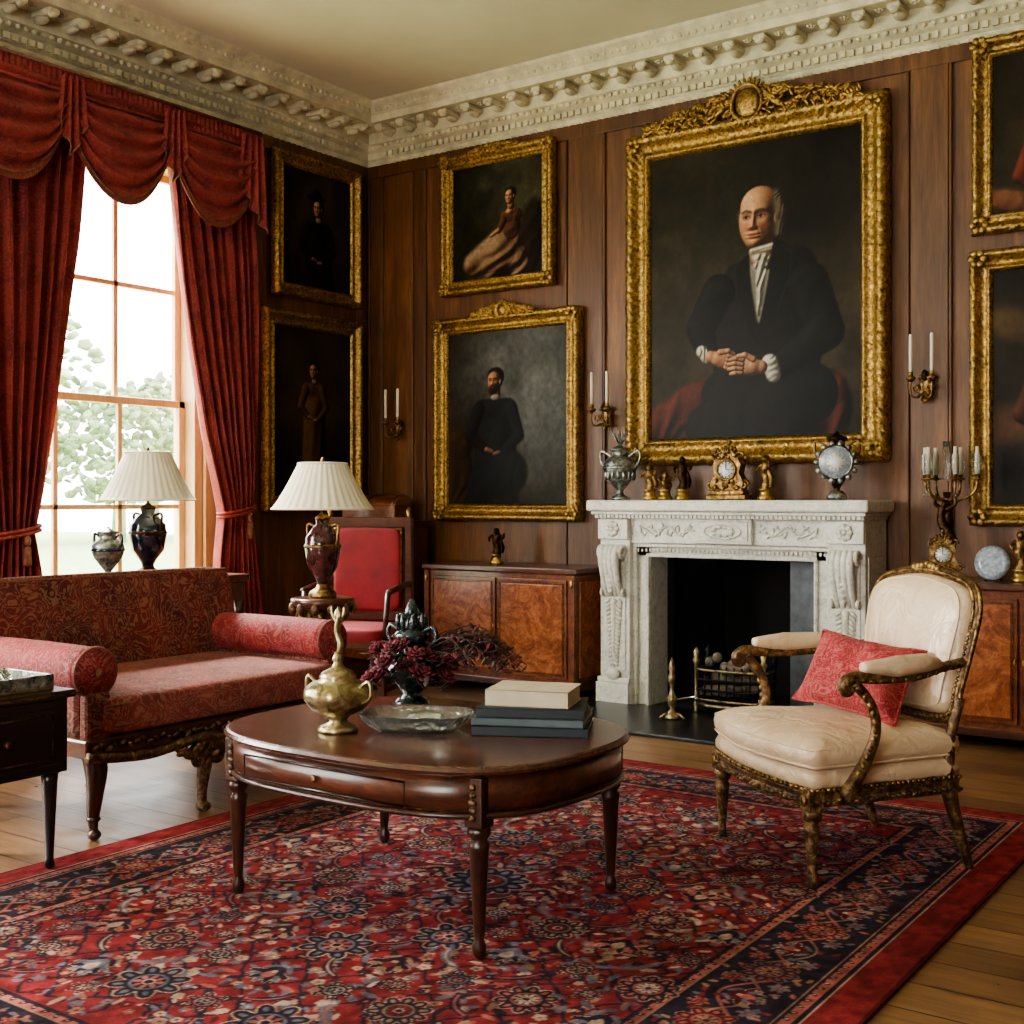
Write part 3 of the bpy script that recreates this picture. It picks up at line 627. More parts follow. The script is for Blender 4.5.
def stand(p,cx,cy,r,cloth,skin,hair,beard=None,turn=-1,amb=.12,fold=.02,wide=1):
    fd=(1.1/r,.25/r)
    p.relief([('c',cx-.9*r*wide,cy+2.2*r,.75*r,cx+1.1*r*wide,cy+2.2*r,.75*r,0,0),('e',cx+.1*r,cy+4*r,1.7*r*wide,2.6*r,0,0,1.0*r),('c',cx+.1*r,cy+5*r,1.6*r*wide,cx+.1*r,p.h+.2,2.0*r*wide,0,0)],cloth,k=.3*r,soft=.25*r,amb=amb,fold=fold*r*4,fcells=3,fdir=fd)
    p.relief([('c',cx-1.2*r*wide,cy+2.3*r,.62*r,cx-1.9*r*wide,cy+4.3*r,.5*r,.2*r,.4*r),('c',cx-1.9*r*wide,cy+4.3*r,.5*r,cx-.9*r,cy+5.4*r,.36*r,.4*r,.6*r)],cloth,k=.1*r,soft=.2*r,amb=amb)
    p.relief([('c',cx+1.3*r*wide,cy+2.3*r,.62*r,cx+1.9*r*wide,cy+4.4*r,.5*r,.2*r,.4*r),('c',cx+1.9*r*wide,cy+4.4*r,.5*r,cx+.8*r,cy+5.7*r,.36*r,.4*r,.6*r)],cloth,k=.1*r,soft=.2*r,amb=amb)
    p.relief([('c',cx-.7*r,cy+5.45*r,.24*r,cx-.2*r,cy+5.6*r,.18*r,0,0),('c',cx+.5*r,cy+5.75*r,.22*r,cx+.05*r,cy+5.8*r,.18*r,0,0)],tuple(.85*c for c in skin),k=.1*r,soft=.15*r)
    head(p,cx,cy,r,skin,turn,hair,beard=beard)
    p.relief([('e',cx+.12*r,cy+1.35*r,.42*r,.26*r,0,0,.2*r)],(150,146,134),k=.1*r,soft=.15*r,amb=.3)
def portrait_beard(p):
    p.ell(.65,.4,.6,.6,(84,86,84),soft=1,al=.9); p.ell(.15,.9,.4,.5,(44,41,34),soft=1); p.mul(.22,7); p.mul(.1,30)  # grey field at right is canvas glare put into the paint
    p.relief([('e',.06,1.05,.16,.40,0,0,.06),('e',.10,.78,.12,.10,0,0,.06)],(64,48,32),k=.02,soft=.05,amb=.12,fold=.005)
    stand(p,.40,.34,.088,(25,26,32),(182,136,102),(30,24,20),beard=(34,26,22),wide=1.25)
    p.relief([('c',.52,.98,.16,.30,1.06,.13,0,.03),('c',.30,1.06,.13,.26,1.3,.10,0,0)],(24,25,31),k=.03,soft=.04,amb=.2,fold=.006); p.mul(.08,60)
def portrait_dark1(p):
    p.ell(.6,.5,.5,.5,(50,43,34),soft=1); p.mul(.25,6); stand(p,.5,.36,.10,(28,23,24),(200,150,112),(24,18,16),wide=1.2); p.relief([('e',.475,.258,.13,.03,0,0,.03),('e',.485,.22,.075,.06,0,0,.05)],(26,20,18),k=.01,soft=.03); p.mul(.06,50)
def portrait_dark2(p):
    p.ell(.5,.5,.5,.6,(52,42,28),soft=1); p.mul(.25,6); stand(p,.5,.38,.08,(100,76,54),(198,150,112),(30,22,18),wide=1.1); p.mul(.06,50)
def portrait_right1(p):
    p.ell(.5,.5,.5,.5,(46,39,27),soft=1); p.mul(.25,6); stand(p,.42,.38,.105,(110,54,38),(200,152,116),(46,30,22),wide=1.2,turn=1); p.relief([('e',.14,1.0,.22,.08,.3,0,.05)],(128,84,60),k=.02,soft=.05,fold=.006); p.mul(.06,50)
def portrait_right2(p):
    p.ell(.5,.6,.5,.6,(46,37,25),soft=1); p.ell(.12,.35,.16,.1,(110,84,52),.4,soft=1,al=.6); p.ell(.1,1.0,.2,.12,(84,52,34),-.3,soft=1,al=.6); p.mul(.3,6); stand(p,.48,.42,.12,(78,46,32),(196,148,110),(38,24,18),wide=1.3,turn=1); p.mul(.06,50)
WY=YF-.03
framed('framed_gentleman_portrait',1.60,1.99,.152,.085,(-2.955,WY,2.41),0,portrait_main,cr=(1.35,.26),amp=.010,dx=.0034,sil=.010,corner=True)
framed('framed_lady_portrait',.91,.94,.095,.06,(-4.765,WY,3.055),0,portrait_lady,cr=(.4,.06),corner=True,amp=.006)
framed('framed_bearded_man_portrait',1.17,1.36,.11,.07,(-4.69,WY,1.745),0,portrait_beard,cr=(.5,.12),corner=True,amp=.007)
framed('framed_painting',.82,.95,.09,.06,(XL+.03,6.04,3.03),pi/2,portrait_dark1,amp=.006)
framed('framed_painting',.92,1.32,.10,.06,(XL+.03,6.00,1.79),pi/2,portrait_dark2,amp=.006)
framed('framed_painting',.95,1.00,.10,.06,(-1.24,WY,3.07),0,portrait_right1,corner=True,amp=.007)
framed('framed_painting',1.0,1.41,.11,.07,(-1.225,WY,1.775),0,portrait_right2,corner=True,amp=.007)

# ================= FIREPLACE
FXC=-2.97; b=B()
def cb(x0,x1,d0,d1,z0,z1,m=MARBLE,bev=.005): b.box(x0,x1,-d1,-d0,z0,z1,m,bev)
D0=.035
for s in (-1,1):
    x0,x1=sorted((s*.60,s*.80)); xc=s*.70
    cb(x0-.01,x1+.01,D0,.41,0,.13); cb(x0,x1,D0,.37,.13,1.10); cb(x0-.008,x1+.008,D0,.395,.13,.16)
    cb(xc-.075,xc+.075,.37,.378,.2,.88,bev=.003)
    b.tube([(xc,-.385,z) for z in np.linspace(.22,.62,8)],[.008,.014,.018,.022],MARBLE,8)
    for k in range(16):
        z=.24+.0245*k; w=.012+.028*k/16
        for sg in (-1,1): b.ell((0,0,0),(.026,.012,.010),MARBLE,8,5,mtx=T(xc+sg*w,-.384,z,ry=sg*.7))
    pts=catm([(xc,-.38,.64),(xc,-.41,.70),(xc,-.44,.80),(xc,-.45,.88),(xc,-.42,.93)],5)
    for dx in (-.045,-.015,.015,.045): b.tube([(q[0]+dx,q[1],q[2]) for q in pts],[.014,.018,.022,.018],MARBLE,8)
    for dx in (-.07,.07): b.tube(spiral((xc+dx,-.41,.89),.042,1.6,0,1,'yz'),[.016,.012,.008],MARBLE,6)
    b.tube([(xc-.07,-.41,.89),(xc+.07,-.41,.89)],.032,MARBLE,12)
    for k in range(7): b.ell((xc,-.45+.012*k*.4,.86-.032*k),(.03-.002*k,.014,.018),MARBLE,8,5)
    for dx in (-.07,.07): b.tube(spiral((xc+dx,-.39,.66),.026,1.4,0,-1,'yz'),[.012,.008],MARBLE,6)
    b.ell((xc,-.395,.18),(.05,.02,.035),MARBLE,10,7)
    cb(x0,x1,.37,.40,.97,1.09); 
    for k in range(8):
        a=k*pi/4; b.ell((xc+.03*cos(a),-.405,1.03+.03*sin(a)),(.018,.012,.018),MARBLE,8,5)
    b.ell((xc,-.41,1.03),(.015,.012,.015),MARBLE,8,5)
    x0,x1=sorted((s*.50,s*.60)); cb(x0,x1,D0,.30,0,.93)
    cb(s*.59-.012,s*.59+.012,.30,.335,0,.93,bev=.008); cb(s*.51-.010,s*.51+.010,.30,.325,0,.88,bev=.008)
    cb(s*.80-.004,s*.80+.006,.10,.33,.2,.9,bev=.003)
cb(-.60,.60,D0,.30,.87,.95); cb(-.6,.6,.30,.335,.925,.95,bev=.008); cb(-.52,.52,.30,.325,.868,.89,bev=.008)
cb(-.60,.60,D0,.355,.95,1.10)
n=44
for k in range(n): 
    x=-.58+1.16*(k+.5)/n; b.ell((x,-.325,.908),(.009,.008,.012),MARBLE,6,5)
cb(-.17,.17,.355,.385,.955,1.095); cb(-.15,.15,.385,.392,.97,1.08,bev=.003)
b.tube([(.11*cos(a),-.395,1.025+.042*sin(a)) for a in [2*pi*k/28 for k in range(28)]],.006,MARBLE,6,closed=True)
for k in range(10):
    a=k*2*pi/10; b.ell((.06*cos(a),-.395,1.025+.024*sin(a)),(.02,.01,.011),MARBLE,8,5)
for s in (-1,1):
    b.tube(catm([(s*.2,-.358,1.05),(s*.28,-.36,1.0),(s*.36,-.36,1.05),(s*.44,-.36,1.0),(s*.54,-.36,1.05)],6),.006,MARBLE,6)
    for k in range(24): b.ell((0,0,0),(.018,.007,.007),MARBLE,7,5,mtx=T(s*(.20+.0145*k),-.36,1.025+.026*sin(k*1.1),ry=k*1.3))
cb(-.81,.81,D0,.42,1.095,1.115); 
n=60
for k in range(n): x=-.80+1.6*(k+.5)/n; cb(x-.008,x+.008,.42,.432,1.097,1.114,bev=0)
cb(-.825,.825,D0,.44,1.115,1.135,bev=.006); cb(-.845,.845,D0,.465,1.135,1.2,bev=.012)
c=[(-.49,-.03),(.49,-.03),(.36,.40),(-.36,.40)]
for (p,q) in ((0,3),(3,2),(2,1)):
    b.add([(c[p][0],c[p][1]-.0,0.004),(c[q][0],c[q][1],.004),(c[q][0],c[q][1],.88),(c[p][0],c[p][1],.88)],[(0,1,2,3)],SOOT,False)
b.add([(-.49,-.30,.875),(.49,-.30,.875),(.36,.4,.875),(-.36,.4,.875)],[(0,1,2,3)],SOOT,False)
b.add([(-.49,-.30,.006),(.49,-.30,.006),(.36,.4,.006),(-.36,.4,.006)],[(0,1,2,3)],SOOT,False)
b.box(.30,.498,-.16,-.13,.006,.86,STEEL,.004); b.box(-.498,-.46,-.10,-.06,.006,.86,SOOT,.004)
b.build('marble_fireplace',(FXC,YF,0))
b=B(); b.box(-4.0,-1.95,5.45,6.60-.42,0,.018,SLATE,.004); b.box(-3.46,-2.48,6.18,6.3,0,.005,SLATE); b.build('hearth_slab')
b=B()
for k in range(4): 
    z=.09+.055*k; b.tube(catm([(-.2,.1,z),(-.2,-.04,z),(-.1,-.09,z),(.1,-.09,z),(.2,-.04,z),(.2,.1,z)],5),.007,BRASS if k in(0,3) else BLACK,6)
for k in range(9): x=-.18+.045*k; b.tube([(x,-.085+.03*abs(x/.2)**3,.07),(x,-.085+.03*abs(x/.2)**3,.28)],.005,BLACK,6)
b.box(-.2,.2,-.08,.12,.075,.085,BLACK)
for x in (-.2,.2):
    for y in (-.05,.1): b.lathe([(.02,0),(.012,.03),(.018,.06),(.01,.08),(.012,.28),(.022,.3),(.012,.32),(.018,.345),(.004,.375)],BRASS if y<0 else BLACK,(x,y,0),12)
b.tube([(-.2,-.05,.07),(-.1,-.1,.06),(.1,-.1,.06),(.2,-.05,.07)],.012,BRASS,8)
LOG=mat_simple('charred_logs',(150,138,126),.9,var=.6,scale=20)
for (x,y,z,a) in ((-.05,0,.13,.3),(.06,.04,.15,-.4),(0,.02,.2,.1),(.03,0,.25,.9)): b.tube([(x-.13*cos(a),y-.04*sin(a),z),(x,y,z+.005),(x+.13*cos(a),y+.04*sin(a),z+.01)],[.03,.036,.03],LOG,9)
for k in range(7): b.ell((-.14+.045*k,.0,.29+.03*sin(k*2)),(.03,.03,.03),LOG,8,6)
b.build('fire_grate',(FXC+.06,6.22,.006))
b=B(); b.lathe([(.045,0),(.05,.012),(.03,.03),(.014,.05),(.024,.08),(.03,.11),(.014,.14),(.01,.17),(.02,.2),(.024,.225),(.012,.25),(.02,.275),(.012,.3),(.003,.33)],BRASS,(0,0,0),16)
for a in (0,2*pi/3,4*pi/3): b.tube([(0,0,.03),(.05*cos(a),.05*sin(a),.025),(.075*cos(a),.075*sin(a),.006)],.008,BRASS,6)
b.build('andiron',(-3.12,5.90,.018))

# ================= COMMODES
def commode(name,x0,x1,y0=6.13,H=.79):
    w=x1-x0; b=B(); d=YF-.035-y0
    b.box(0,w,0,d,.07,H-.035,BURLF,.004); b.box(-.015,w+.015,-.02,d,H-.035,H,MAHOG,.008); b.box(-.01,w+.01,-.012,d,.06,.10,MAHOG,.004)
    for x in (.04,w-.04):
        for y in (.03,d-.03): b.lathe([(.02,0),(.028,.02),(.03,.06)],DARKW,(x,y,0),12)
    for k in range(2):
        a0=.05+k*(w-.1)/2+.008; a1=.05+(k+1)*(w-.1)/2-.008
        b.box(a0,a1,-.012,.004,.13,H-.07,BURLF,.003); b.box(a0+.03,a1-.03,-.016,0,.16,H-.10,BURL,.003)
        z0,z1=.152,H-.092
        b.tube([(a0+.022,-.014,z0),(a1-.022,-.014,z0),(a1-.022,-.014,z1),(a0+.022,-.014,z1)],.0026,SC,6,closed=True)
        b.ell((a1-.012 if k==0 else a0+.012,-.016,(z0+z1)/2),(.006,.005,.014),GOLD2,8,6)
    b.box(w-.001,w+.006,.04,d-.04,.14,H-.08,BURL,.003)
    for x in (.022,w-.022): b.box(x-.02,x+.02,-.014,.004,.11,H-.04,BURLF,.003); b.ell((x,-.018,H-.09),(.012,.008,.026),GOLD2,8,6)
    return b.build(name,(x0,y0,0))
commode('burl_walnut_commode',-5.03,-3.88); commode('burl_walnut_commode',-2.03,-.75,H=.80)

# ================= SCONCES
def sconce(name,x,z,s=1,m=GOLD2,arms=(-1,1)):
    b=B(); b.ell((0,-.015,0),(.035*s,.015,.08*s),m,12,8); b.tube(spiral((0,-.03,-.07*s),.03*s,1.2,0,1),.006,m,6); b.ell((0,-.03,.06),(.018,.018,.03),BRONZE,8,6)
    for k in range(8): a=k*pi/4; b.ell((.035*cos(a),-.022,.07*sin(a)),(.014,.01,.014),m,7,5)
    for sx in arms:
        b.tube(catm([(0,-.03,-.03),(sx*.03,-.07,-.06),(sx*.055,-.09,-.04),(sx*.055,-.09,.03)],6),.006,m,8)
        b.tube(spiral((sx*.035,-.06,-.01),.022,1.3,0,sx),.005,m,6)
        b.lathe([(.008,.02),(.024,.035),(.028,.045),(.014,.05),(.012,.07),(.015,.075)],m,(sx*.055,-.09,0),12)
        b.lathe([(.0095,.07),(.0095,.27),(.004,.275)],CANDLE,(sx*.055,-.09,0),10); b.tube([(sx*.055,-.09,.27),(sx*.056,-.09,.285)],.0015,BLACK,5)
    return b.build(name,(x,YF-.03,z))
sconce('wall_sconce',-1.96,1.80,m=SC); sconce('wall_sconce',-3.93,1.72,.75,SC); sconce('wall_sconce',-5.62,1.70,.7,SC)

# ================= MANTEL ITEMS
MZ=1.2
def urn(b,m,h,r,mh=None,handles=True,o=(0,0,0)):
    mh=mh or m
    pr=[(.55,0),(.6,.02),(.55,.05),(.25,.09),(.18,.16),(.28,.2),(.5,.28),(.85,.42),(1,.55),(.96,.66),(.7,.74),(.5,.78),(.48,.84),(.66,.88),(.64,.9),(.45,.92),(.2,.95),(.12,.97),(.02,1)]
    b.lathe([(a*r,z*h) for a,z in pr],m,o,24)
    b.lathe([(1.01*r,.54*h),(1.04*r,.56*h),(1.0*r,.6*h)],mh,o,24)
    if handles:
        for s in (-1,1): b.tube([tuple(Vector(q)+Vector(o)) for q in catm([(s*r*.6,0,.76*h),(s*r*1.25,0,.86*h),(s*r*1.35,0,.7*h),(s*r*.95,0,.55*h)],6)],.05*r+.003,mh,6)
b=B(); urn(b,SILVER,.34,.10); 
for k in range(16): a=k*2*pi/16; b.ell((.085*cos(a),.085*sin(a),.15),(.012,.012,.035),SILVER,7,5)
for k in range(9):
    a=k*2*pi/9; b.tube([(0,0,.32),(.03*cos(a),.03*sin(a),.37),(.05*cos(a),.05*sin(a),.40+.02*(k%2))],[.006,.004,.002],SILVER,5)
b.build('silver_urn',(-3.70,6.34,MZ))
def figurine(name,loc,h,m,base=GOLD2,rz=0,arm=True):
    b=B(); b.lathe([(.045,0),(.045,.015),(.035,.025),(.03,.05),(.038,.055),(.038,.062)],base,(0,0,0),16); k=(h-.06)
    Vv=[(.0,0,.06),(.008,0,.06+.25*k),(-.004,0,.06+.45*k),(.0,0,.06+.62*k),(.004,0,.06+.78*k),(.0,0,.06+.84*k)]
    b.tube(catm(Vv,5),[.030,.022,.024,.030,.026,.011],m,12)
    b.ell((0,-.003,.06+.92*k),(.018,.02,.024),m,10,8); b.ell((0,.006,.06+.95*k),(.019,.019,.02),m,8,6)
    for s in (-1,1):
        b.tube(catm([(s*.024,0,.06+.77*k),(s*.045,-.012,.06+.66*k),(s*.04 if s<0 else .055,-.03,.06+(.55 if s<0 else .85)*k)],5),[.011,.009,.006],m,8)
    b.tube(catm([(.02,.0,.06+.6*k),(.035,.01,.06+.3*k),(.03,.01,.07)],5),[.012,.018,.014],m,8)
    return b.build(name,loc,rz)
figurine('gilt_figurine',(-3.51,6.36,MZ),.20,SC); figurine('gilt_figurine',(-3.42,6.38,MZ),.15,SC,rz=1); figurine('bronze_figurine',(-3.29,6.35,MZ),.24,BRONZE,rz=.5)
figurine('gilt_figurine',(-2.77,6.34,MZ),.24,SC,rz=-.4)
def mclock(name,loc,rz=0,s=1,face_z=.17,g=GOLD2):
    b=B()
    b.box(-.12*s,.12*s,-.05*s,.05*s,0,.03*s,g,.006); b.box(-.105*s,.105*s,-.042*s,.042*s,.03*s,.055*s,g,.004)
    out=[(-.09,.05),(-.1,.1),(-.075,.15),(-.085,.2),(-.06,.25),(-.03,.28),(.03,.28),(.06,.25),(.085,.2),(.075,.15),(.1,.1),(.09,.05)]
    b.rings([[(x*s,y,z*s) for x,z in out] for y in (.035*s,-.035*s)],g,False)
    b.tube([(.055*s*cos(a),-.04*s,face_z*s+.055*s*sin(a)) for a in [2*pi*k/28 for k in range(28)]],.008*s,g,8,closed=True)
    b.lathe([(.052*s,0),(.052*s,.006),(.001,.008)],WHITEP,mtx=T(0,-.034*s,face_z*s,rx=pi/2),seg=28)
    for k in range(12):
        a=k*pi/6; b.box(-.002,.002,-.002,.001,-.006*s,.006*s,BLACK,mtx=T(.042*s*sin(a),-.043*s,(face_z*s+.042*s*cos(a)),ry=a))
    b.box(-.002,.002,-.046*s,-.043*s,face_z*s,face_z*s+.035*s,BLACK); b.box(-.0,.026*s,-.046*s,-.043*s,face_z*s-.001,face_z*s+.002,BLACK)
    for sx in (-1,1):
        b.tube(spiral((sx*.1*s,-.02*s,.085*s),.03*s,1.4,0,sx),.009*s,g,6); b.tube(spiral((sx*.07*s,-.02*s,.245*s),.028*s,1.3,0,sx),.008*s,g,6)
    r=random.Random(9)
    for k in range(46):
        x=r.uniform(-.085,.085)*s; z=r.choice([r.uniform(.05,.11),r.uniform(.235,.285)])*s; b.ell((0,0,0),(.016*s,.008*s,.007*s),g,7,5,mtx=T(x,-.04*s,z,ry=r.uniform(-1.5,1.5)))
    for k in range(5): b.ell(((k-2)*.02*s,-.01,.295*s-abs(k-2)*.006*s),(.012*s,.012*s,.02*s),g,8,6)
    b.ell((0,0,.325*s),(.014*s,.014*s,.02*s),g,8,6)
    return b.build(name,loc,rz)
mclock('ormolu_mantel_clock',(-3.0,6.36,MZ),g=SC)
b=B(); urn(b,BRONZE,.37,.085,SC); b.lathe([(.08,0),(.083,.008),(.075,.016),(.001,.018)],BLUEP,mtx=T(0,-.066,.2,rx=pi/2),seg=26); b.lathe([(.05,0),(.05,.004),(.001,.005)],WHITEP,mtx=T(0,-.083,.2,rx=pi/2),seg=26)
for k in range(12): a=k*pi/6; b.box(-.0015,.0015,-.001,.001,-.006,.006,BLACK,mtx=T(.04*sin(a),-.089,.2+.04*cos(a),ry=a))
b.tube([(.082*cos(a),-.074,.2+.082*sin(a)) for a in [2*pi*k/28 for k in range(28)]],.007,SILVER,6,closed=True)
for k in range(14): a=k*2*pi/14; b.ell((.10*cos(a),-.06,.2+.10*sin(a)),(.018,.012,.018),SILVER,7,5)
b.lathe([(.05,0),(.055,.02),(.03,.05)],SILVER,(0,0,0),18)
b.build('porcelain_clock_vase',(-2.36,6.33,MZ),rz=.3)
CZ=.80
mclock('table_clock',(-1.78,6.24,CZ),rz=.25,s=.75,g=SC)
b=B(); b.lathe([(.06,0),(.065,.01),(.04,.03),(.02,.06),(.03,.09),(.018,.12),(.015,.2),(.028,.25),(.034,.3),(.022,.36),(.014,.4),(.02,.44)],BRONZE,(0,0,0),16)
for k in range(6):
    a=2*pi*k/6; R=.15 if k%2==0 else .11; x,y=R*cos(a),R*sin(a)*.5
    b.tube(catm([(0,0,.42),(x*.4,y*.4,.40),(x*.9,y*.9,.44),(x,y,.50)],5),.007,SC,7)
    b.lathe([(.008,0),(.03,.008),(.012,.015),(.012,.03)],SC,(x,y,.50),10); b.lathe([(.017,.03),(.021,.07),(.018,.13),(.016,.135)],CRYST,(x,y,.50),12); b.lathe([(.009,.02),(.009,.17)],CANDLE,(x,y,.50),8)
    for j in range(3): b.ell((x*(.85+.1*j),y,.475-.025*j),(.006,.006,.012),CRYST,6,5)
b.lathe([(.008,0),(.03,.01),(.012,.02),(.02,.04),(.02,.20)],CRYST,(0,0,.5),12)
b.tube(catm([(0,-.02,.1),(.03,-.03,.2),(-.02,-.03,.3),(.0,-.02,.4)],5),[.02,.03,.024,.012],BRONZE,8)
for s in (-1,1): b.tube(catm([(0,-.02,.35),(s*.05,-.03,.38),(s*.04,-.03,.43)],5),[.014,.01,.008],BRONZE,7)
b.build('bronze_candelabrum',(-1.80,6.38,CZ))
b=B(); b.lathe([(.03,0),(.08,.008),(.085,.014),(.05,.012),(.001,.010)],BLUEP,mtx=T(0,0,.09,rx=pi/2-.15),seg=28); b.box(-.04,.04,-.01,.04,0,.008,BRONZE,.002); b.tube([(-.03,.03,.005),(0,.03,.08)],.004,BRONZE); b.tube([(.03,.03,.005),(0,.03,.08)],.004,BRONZE); b.build('display_plate',(-1.55,6.28,CZ))
figurine('gilt_figurine',(-1.42,6.28,CZ),.24,SC,rz=.4)
figurine('bronze_figurine',(-4.62,6.35,.79),.22,BRONZE,rz=.4)

# ================= COFFEE TABLE
b=B(); TZ=.50
def se(a,rx,ry,n=2.9):
    c,s_=cos(a),sin(a); return (rx*math.copysign(abs(c)**(2/n),c),ry*math.copysign(abs(s_)**(2/n),s_))
out=[se(2*pi*k/96,.600,.468) for k in range(96)]
b.prism(out,[(.012,TZ-.026),(.0,TZ-.020),(-.004,TZ-.012),(.002,TZ-.003),(.01,TZ)],MAHOGT,smooth=False)
b.prism(out,[(.022,TZ-.13),(.022,TZ-.026)],MAHOG,smooth=True); b.prism(out,[(.018,TZ-.137),(.013,TZ-.131),(.018,TZ-.123)],MAHOGV,smooth=True)
b.tube([(x*.967,y*.958,TZ-.118) for x,y in out],.0025,BRONZE,5,closed=True)
leg=[(.010,0),(.017,.008),(.019,.03),(.012,.045),(.014,.06),(.025,.28),(.029,.295),(.020,.305),(.031,.32),(.031,.332),(.026,.34)]
for sx in (-1,1):
    for sy in (-1,1):
        x,y=sx*.455,sy*.333; b.lathe(leg,MAHOGV,(x,y,0),20,flute=.07,nfl=8); b.box(x-.028,x+.028,y-.028,y+.028,.34,TZ-.03,MAHOGV,.003)
        for k in range(5): b.ell((x,y+sy*.030,.365+k*.02),(.014-.002*abs(k-2),.006,.009),GILTW,8,6)
for sy in (-1,1):
    b.tube([(-.30,sy*.450,TZ-.045),(.30,sy*.450,TZ-.045),(.30,sy*.450,TZ-.11),(-.30,sy*.450,TZ-.11)],.003,DARKW,5,closed=True)
    b.ell((-.02,sy*.454,TZ-.078),(.009,.006,.011),SC,8,6)
b.build('coffee_table',(-2.36,2.875,.014))
TT=.514
b=B(); b.lathe([(.055,0),(.06,.008),(.05,.018),(.025,.03),(.032,.045),(.075,.066),(.100,.098),(.099,.125),(.078,.145),(.05,.155),(.056,.163),(.046,.176),(.02,.19),(.012,.205),(.018,.215),(.010,.235)],BRASS,(0,0,0),32,flute=.04,nfl=12)
for s in (-1,1): b.tube(catm([(s*.08,0,.13),(s*.122,0,.155),(s*.128,0,.11),(s*.09,0,.09)],5),.006,BRASS,6)
b.tube(catm([(0,0,.22),(.010,0,.26),(-.006,0,.30),(.008,0,.34),(.0,0,.37)],5),[.007,.010,.008,.011,.003],BRASS,8); b.ell((0,0,.345),(.015,.010,.020),BRASS,10,7)
for s in (-1,1): b.tube(catm([(0,0,.32),(s*.022,0,.345),(s*.025,0,.37)],4),[.007,.005,.003],BRASS,6)
b.build('brass_urn',(-2.52,2.665,TT))
b=B(); b.lathe([(.065,0),(.07,.01),(.05,.03),(.03,.05),(.05,.08),(.085,.11),(.09,.14),(.06,.17),(.04,.19),(.045,.22),(.06,.24),(.055,.25),(.03,.27),(.02,.3),(.028,.31),(.02,.33),(.006,.36)],TEAL,(0,0,0),24,flute=.03,nfl=10)
for s in (-1,1): b.tube(catm([(s*.05,0,.18),(s*.1,0,.23),(s*.09,0,.27),(s*.04,0,.25)],5),.008,TEAL,7)
for k in range(8): a=k*pi/4; b.ell((.045*cos(a),.045*sin(a),.285),(.01,.01,.03),TEAL,7,5)
r2=random.Random(5)
for k in range(30):
    a=k*2.4; R=.075+.075*((k*7)%10)/10; x,y,z=R*cos(a),R*sin(a),.13+.11*((k*3)%7)/7-R*.15; q=r2.uniform(.9,1.3)
    M0=T(x,y,z,rx=-sin(a)*.7,ry=cos(a)*.7)
    for (n_,rad,tilt,L_,up) in ((8,.022,.35,.016,0),(7,.014,.8,.013,.006),(5,.006,1.2,.009,.010)):
        for j in range(n_):
            a2=j*2*pi/n_+up*90; b.ell((0,0,0),(L_*q,.0085*q,.0028*q),FLOWER,7,4,mtx=M0@T(rad*q*cos(a2),rad*q*sin(a2),up*q+.004,rz=a2)@T(ry=-tilt))
    b.tube([(0,0,.16),(x*.6,y*.6,z*.8+.02),(x,y,z)],.002,LEAF,4)
    for j in range(4): b.ell((0,0,0),(.026,.010,.002),LEAF,7,5,mtx=T(x*1.05+r2.uniform(-.04,.04),y*1.05+r2.uniform(-.04,.04),z-.015+r2.uniform(-.02,.02),ry=r2.uniform(-.9,.9),rz=r2.uniform(0,6)))
for k in range(34):
    a=r2.uniform(-.6,.8)+.5; L=r2.uniform(.2,.40); p0=(.03*cos(a),.03*sin(a),.18); p1=(L*.6*cos(a),L*.6*sin(a),.22+r2.uniform(-.04,.05)); p2=(L*cos(a),L*sin(a),.16+r2.uniform(-.06,.07))
    b.tube(catm([p0,p1,p2],5),[.003,.002,.001],LEAF,5)
    for j in range(11):
        t=j/11; q=Vector(p1).lerp(Vector(p2),t); b.ell((0,0,0),(.016,.007,.003),LEAF if j%3 else FLOWER,6,4,mtx=T(q.x+r2.uniform(-.02,.02),q.y+r2.uniform(-.02,.02),q.z+r2.uniform(-.015,.02),ry=r2.uniform(-1,1),rz=r2.uniform(0,6)))
b.build('flower_vase',(-2.60,3.10,TT))
b=B(); nn=64
def dish(rr,z,am):
    o=[]
    for k in range(nn):
        x,y=se(2*pi*k/nn,.165,.112,4); f=rr*(1+am*cos(16*2*pi*k/nn)); o.append((x*f,y*f,z))
    return o
b.rings([dish(.6,.0,.0),dish(.72,.004,.0),dish(.88,.024,.02),dish(1,.052,.04),dish(1.0,.056,.04),dish(.93,.052,.04),dish(.80,.028,.02),dish(.65,.012,0)],CRYST)
b.lathe([(.06,.013),(.065,.03),(.045,.05),(.02,.056),(.001,.06)],CRYST,(.03,0,0),16,flute=.06,nfl=8)
b.build('crystal_dish',(-2.345,2.82,TT),rz=.45)
b=B(); z=0; CREAM=mat_simple('cream_book',(206,192,166),.6,var=.1); PAGE=mat_simple('pages',(190,184,166),.8,var=.1); GREY=mat_simple('grey_book',(84,98,102),.5,var=.2); NAVYB=mat_simple('dark_book',(40,48,54),.5,var=.2)
for (w,d,h,m,a) in ((.34,.25,.028,NAVYB,.04),(.33,.245,.024,GREY,-.03),(.315,.235,.028,NAVYB,.05),(.25,.19,.048,CREAM,-.10)):
    M=T(0,0,z,rz=a); b.box(-w/2,w/2,-d/2,d/2,0,.004,m,.001,M); b.box(-w/2,w/2,-d/2,d/2,h-.004,h,m,.001,M); b.box(-w/2,w/2,-d/2,-d/2+.004,0,h,m,.001,M); b.box(-w/2+.005,w/2-.005,-d/2+.004,d/2-.006,.004,h-.004,PAGE,0,M); z+=h
b.build('book_stack',(-2.065,3.03,TT),rz=.45)

